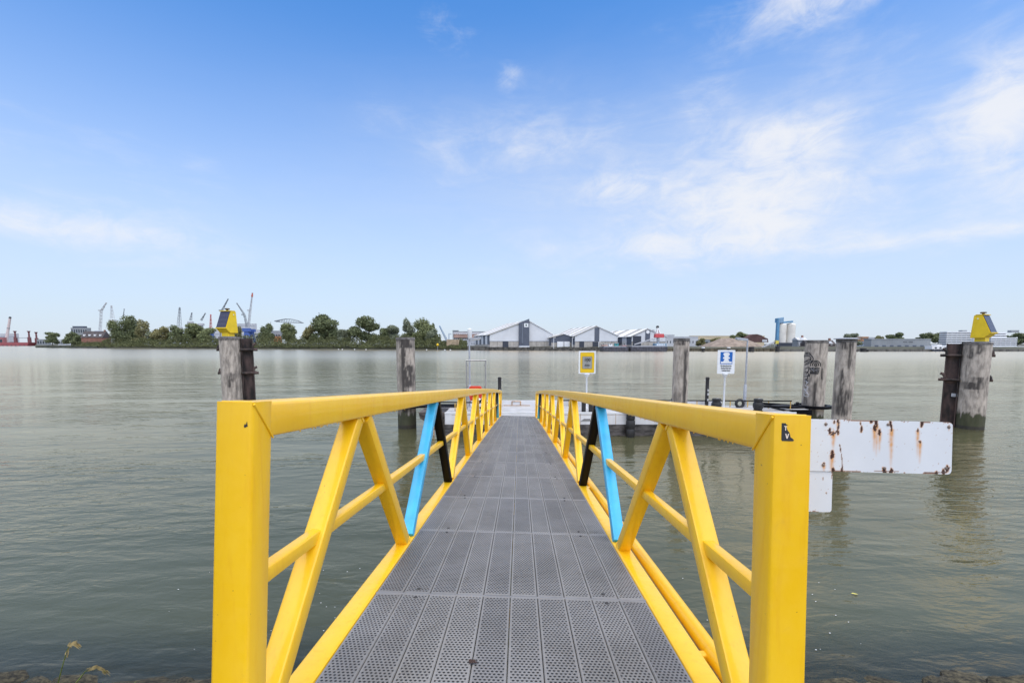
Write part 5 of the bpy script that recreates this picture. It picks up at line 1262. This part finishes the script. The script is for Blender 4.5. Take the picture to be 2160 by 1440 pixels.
def dock_ship():
    Y = 880; o = thing('floating_dock', (xat(45,Y,2),Y,0), 'red hulled floating dock with tall dark columns', 'dock')
    z1 = zat(722,Y); part('hull', MB().prism([(xat(-60,Y,2),-.3),(xat(66,Y,2),-.3),(xat(70,Y,2),z1),(xat(-60,Y,2),z1)], Y-8, Y+8), mat('dock_red', (.30,.075,.085), .6), o)
    for px, pt, pm in ((38,698,711),(67,698,711),(73,700,713)):
        x = xat(px,Y,10); r_ = 1.6; part('column', MB().lathe((x,Y-4 if px != 73 else Y+4,0), [(r_*1.8,z1-1),(r_*1.7,zat(pm,Y)),(r_*.9,zat(pm,Y)+.2),(r_*.8,zat(pt+3,Y)),(r_*1.6,zat(pt+1,Y)),(r_*1.6,zat(pt,Y)),(0,zat(pt,Y))], 12), mat('dock_dark', (.16,.055,.06), .7), o)
    part('walkway', MB().bb(xat(40,Y,10),xat(70,Y,10),Y-5,Y-3.5,zat(713,Y),zat(712,Y)), m_cg, o)
    for px in range(-40, 66, 9): part('fender_plate', MB().bb(xat(px,Y,2),xat(px+3,Y,2),Y-8.3,Y-8.002,.2,1.6), m_door, o)
dock_ship()
block(-40, 35, 704, 960, 30, m_gw, 'pale harbour shed behind the red floating dock', rows=2, cols=1, hs=.2, win=m_galv)
block(-60, 8, 712, 930, 20, mat('faded_red_shed', (.35,.13,.13), .7), 'faded red shed at the left end of the floating dock', rows=1, cols=5)
block(78, 100, 716, 700, 12, m_gl, 'low grey sheds right of the floating dock', rows=1, cols=4)
def stack():
    Y = 940; o = thing('leaning_boom', (at(14,715,Y).x,Y,2.6), 'pale thick leaning crane boom with a dark tip', 'crane'); a, b = at(14,714,Y), at(21,671,Y)
    part('boom', MB().tube([Vector((a.x,Y,2.6)),a,a.lerp(b,.55),b], [3.4,2.6,2.2,2.0], 12), mat('boom_pink', (.62,.52,.50), .6), o, smooth=50)
    part('band', MB().tube([a.lerp(b,.5),a.lerp(b,.53)], 2.6, 12), m_cg, o); part('tip', MB().tube([b,at(21.6,668,Y)], [2.2,1.6], 10), m_bolt, o)
stack()
def blue_crane():
    Y = 330; o = thing('mobile_crane', (at(944,722,Y).x,Y,LZ), 'blue mobile crane with its boom raised left at the end of the wood', 'crane'); q = lambda a,b: at(a,b,Y)
    part('boom', lattice(MB(), q(943,719), q(927,687), (.6,.25), 8, .14), mat('crane_steelblue', (.12,.22,.36), .5), o)
    part('body', MB().bb(q(940,724).x,q(949,718).x,Y-1.5,Y+1.5,LZ+.8,q(944,718).z), MATS['crane_steelblue'], o, .1)
    part('mast', MB().tube([q(947,718),q(947,703),q(952,705)], .25, 6), MATS['crane_steelblue'], o)
    for dx in (-1.4, 1.2): part('track', MB().bb(q(944,724).x+dx-1,q(944,724).x+dx+1,Y-1.6,Y+1.6,LZ-.1,LZ+.79), m_bolt, o)
blue_crane()
# buoys, dolphins
for i, px in enumerate((714,722,748,772,900,938,950)):
    Y = shoreY(px)-3; x = xat(px,Y,0); o = thing('mooring_buoy', (x,Y,0), 'tiny white float along the waterline of the wooded bank', 'buoy', 'white floats along the far bank')
    part('float', MB().lathe((x,Y,0), [(.1,-.2),(.38,-.05),(.45,.15),(.35,.42),(.1,.5),(0,.5)], 10), m_white, o, smooth=50); part('eye', MB().lathe((x,Y,0), [(.05,.5),(.05,.62),(0,.62)], 6), m_galv, o)
def yellow_mark():
    Y = 292; p = at(923,727,Y); o = thing('navigation_mark', (p.x,Y,0), 'small yellow navigation mark before the scrub', 'navigation mark')
    part('pole', MB().tube([(p.x,Y,-.5),(p.x,Y,p.z)], .12, 6), m_galv, o); part('topmark', MB().lathe((p.x,Y,p.z), [(.1,-.9),(.75,-.3),(.75,.3),(.1,.9)], 10), m_signy, o)
yellow_mark()
for i, (px, pt, w_, lb) in enumerate(((1483,732,.75,'short dark dolphin with white cap left of the blue mooring sign'),(1537,732,.75,'short dark dolphin with white cap right of the blue mooring sign'),(1585,731,1.2,'stout dark dolphin below the gravel heap'),(1640,730,1.0,'dark dolphin left of the grey embankment'),(1806,737,.6,'short dark stub pile right of the capped pile'),(1821,734,1.3,'thick dark stub pile right of the capped pile'),(1830,737,.6,'low stub pile next to the thick dark stub pile'))):
    Y = 232; x = xat(px,Y,1); z1 = zat(pt,Y); o = thing('dolphin', (x,Y,0), lb, 'dolphin'); part('pile', MB().lathe((x,Y,0), [(w_,-.6),(w_,z1-.5)], 14), m_post, o, smooth=50); part('cap', MB().lathe((x,Y,0), [(w_*1.1,z1-.5),(w_*1.1,z1-.1),(w_*.6,z1),(0,z1)], 14), m_white if i < 2 else m_post, o, smooth=50)
def tall_lamps():
    for px, lb in ((1168,'thin white quay lamp left of the low slate hall'),(1207,'thin white quay mast right of the low slate hall'),(1263,'white mooring pole before the middle warehouse')):
        Y = 268; x = xat(px,Y,3); o = thing('quay_lamp', (x,Y,1.5), lb, 'lamp'); zt = zat(712 if px < 1260 else 721,Y); part('pole', MB().tube([(x,Y,1.2),(x,Y,zt)], .14, 6), m_white, o); part('head', MB().bb(x-.1,x+1.2,Y-.2,Y+.2,zt,zt+.2), m_white, o)
tall_lamps()
# foam specks drifting near the bank
def specks():
    mb = MB()
    for i in range(70):
        x = random.choice((-1,1))*random.uniform(1.2,5.5); y = random.uniform(5.6,7.8); r_ = random.uniform(.004,.010)
        mb.add([(x+r_*math.cos(a)*1.3, y+r_*math.sin(a), .012) for a in [k*math.pi/3 for k in range(6)]], [(0,1,2,3,4,5)])
    tag(part('foam_flecks', mb, m_white, fix=False), 'tiny white foam flecks floating near the bank', 'foam', kind='stuff')
specks()
yl = at(1803,1281,7.9-.9); yl.y = 7.0; yl = Vector((xat(1803,6.95,0),6.95,.012))
tag(part('floating_leaf', MB().add([yl+Vector(v) for v in ((-.05,.02,0),(-.01,.035,.004),(.05,-.01,.002),(.0,-.02,.006))], [(0,1,2,3)]), mat('yellow_leaf', (.55,.5,.12), .6), fix=False), 'pale yellow leaf floating on the water', 'leaf')
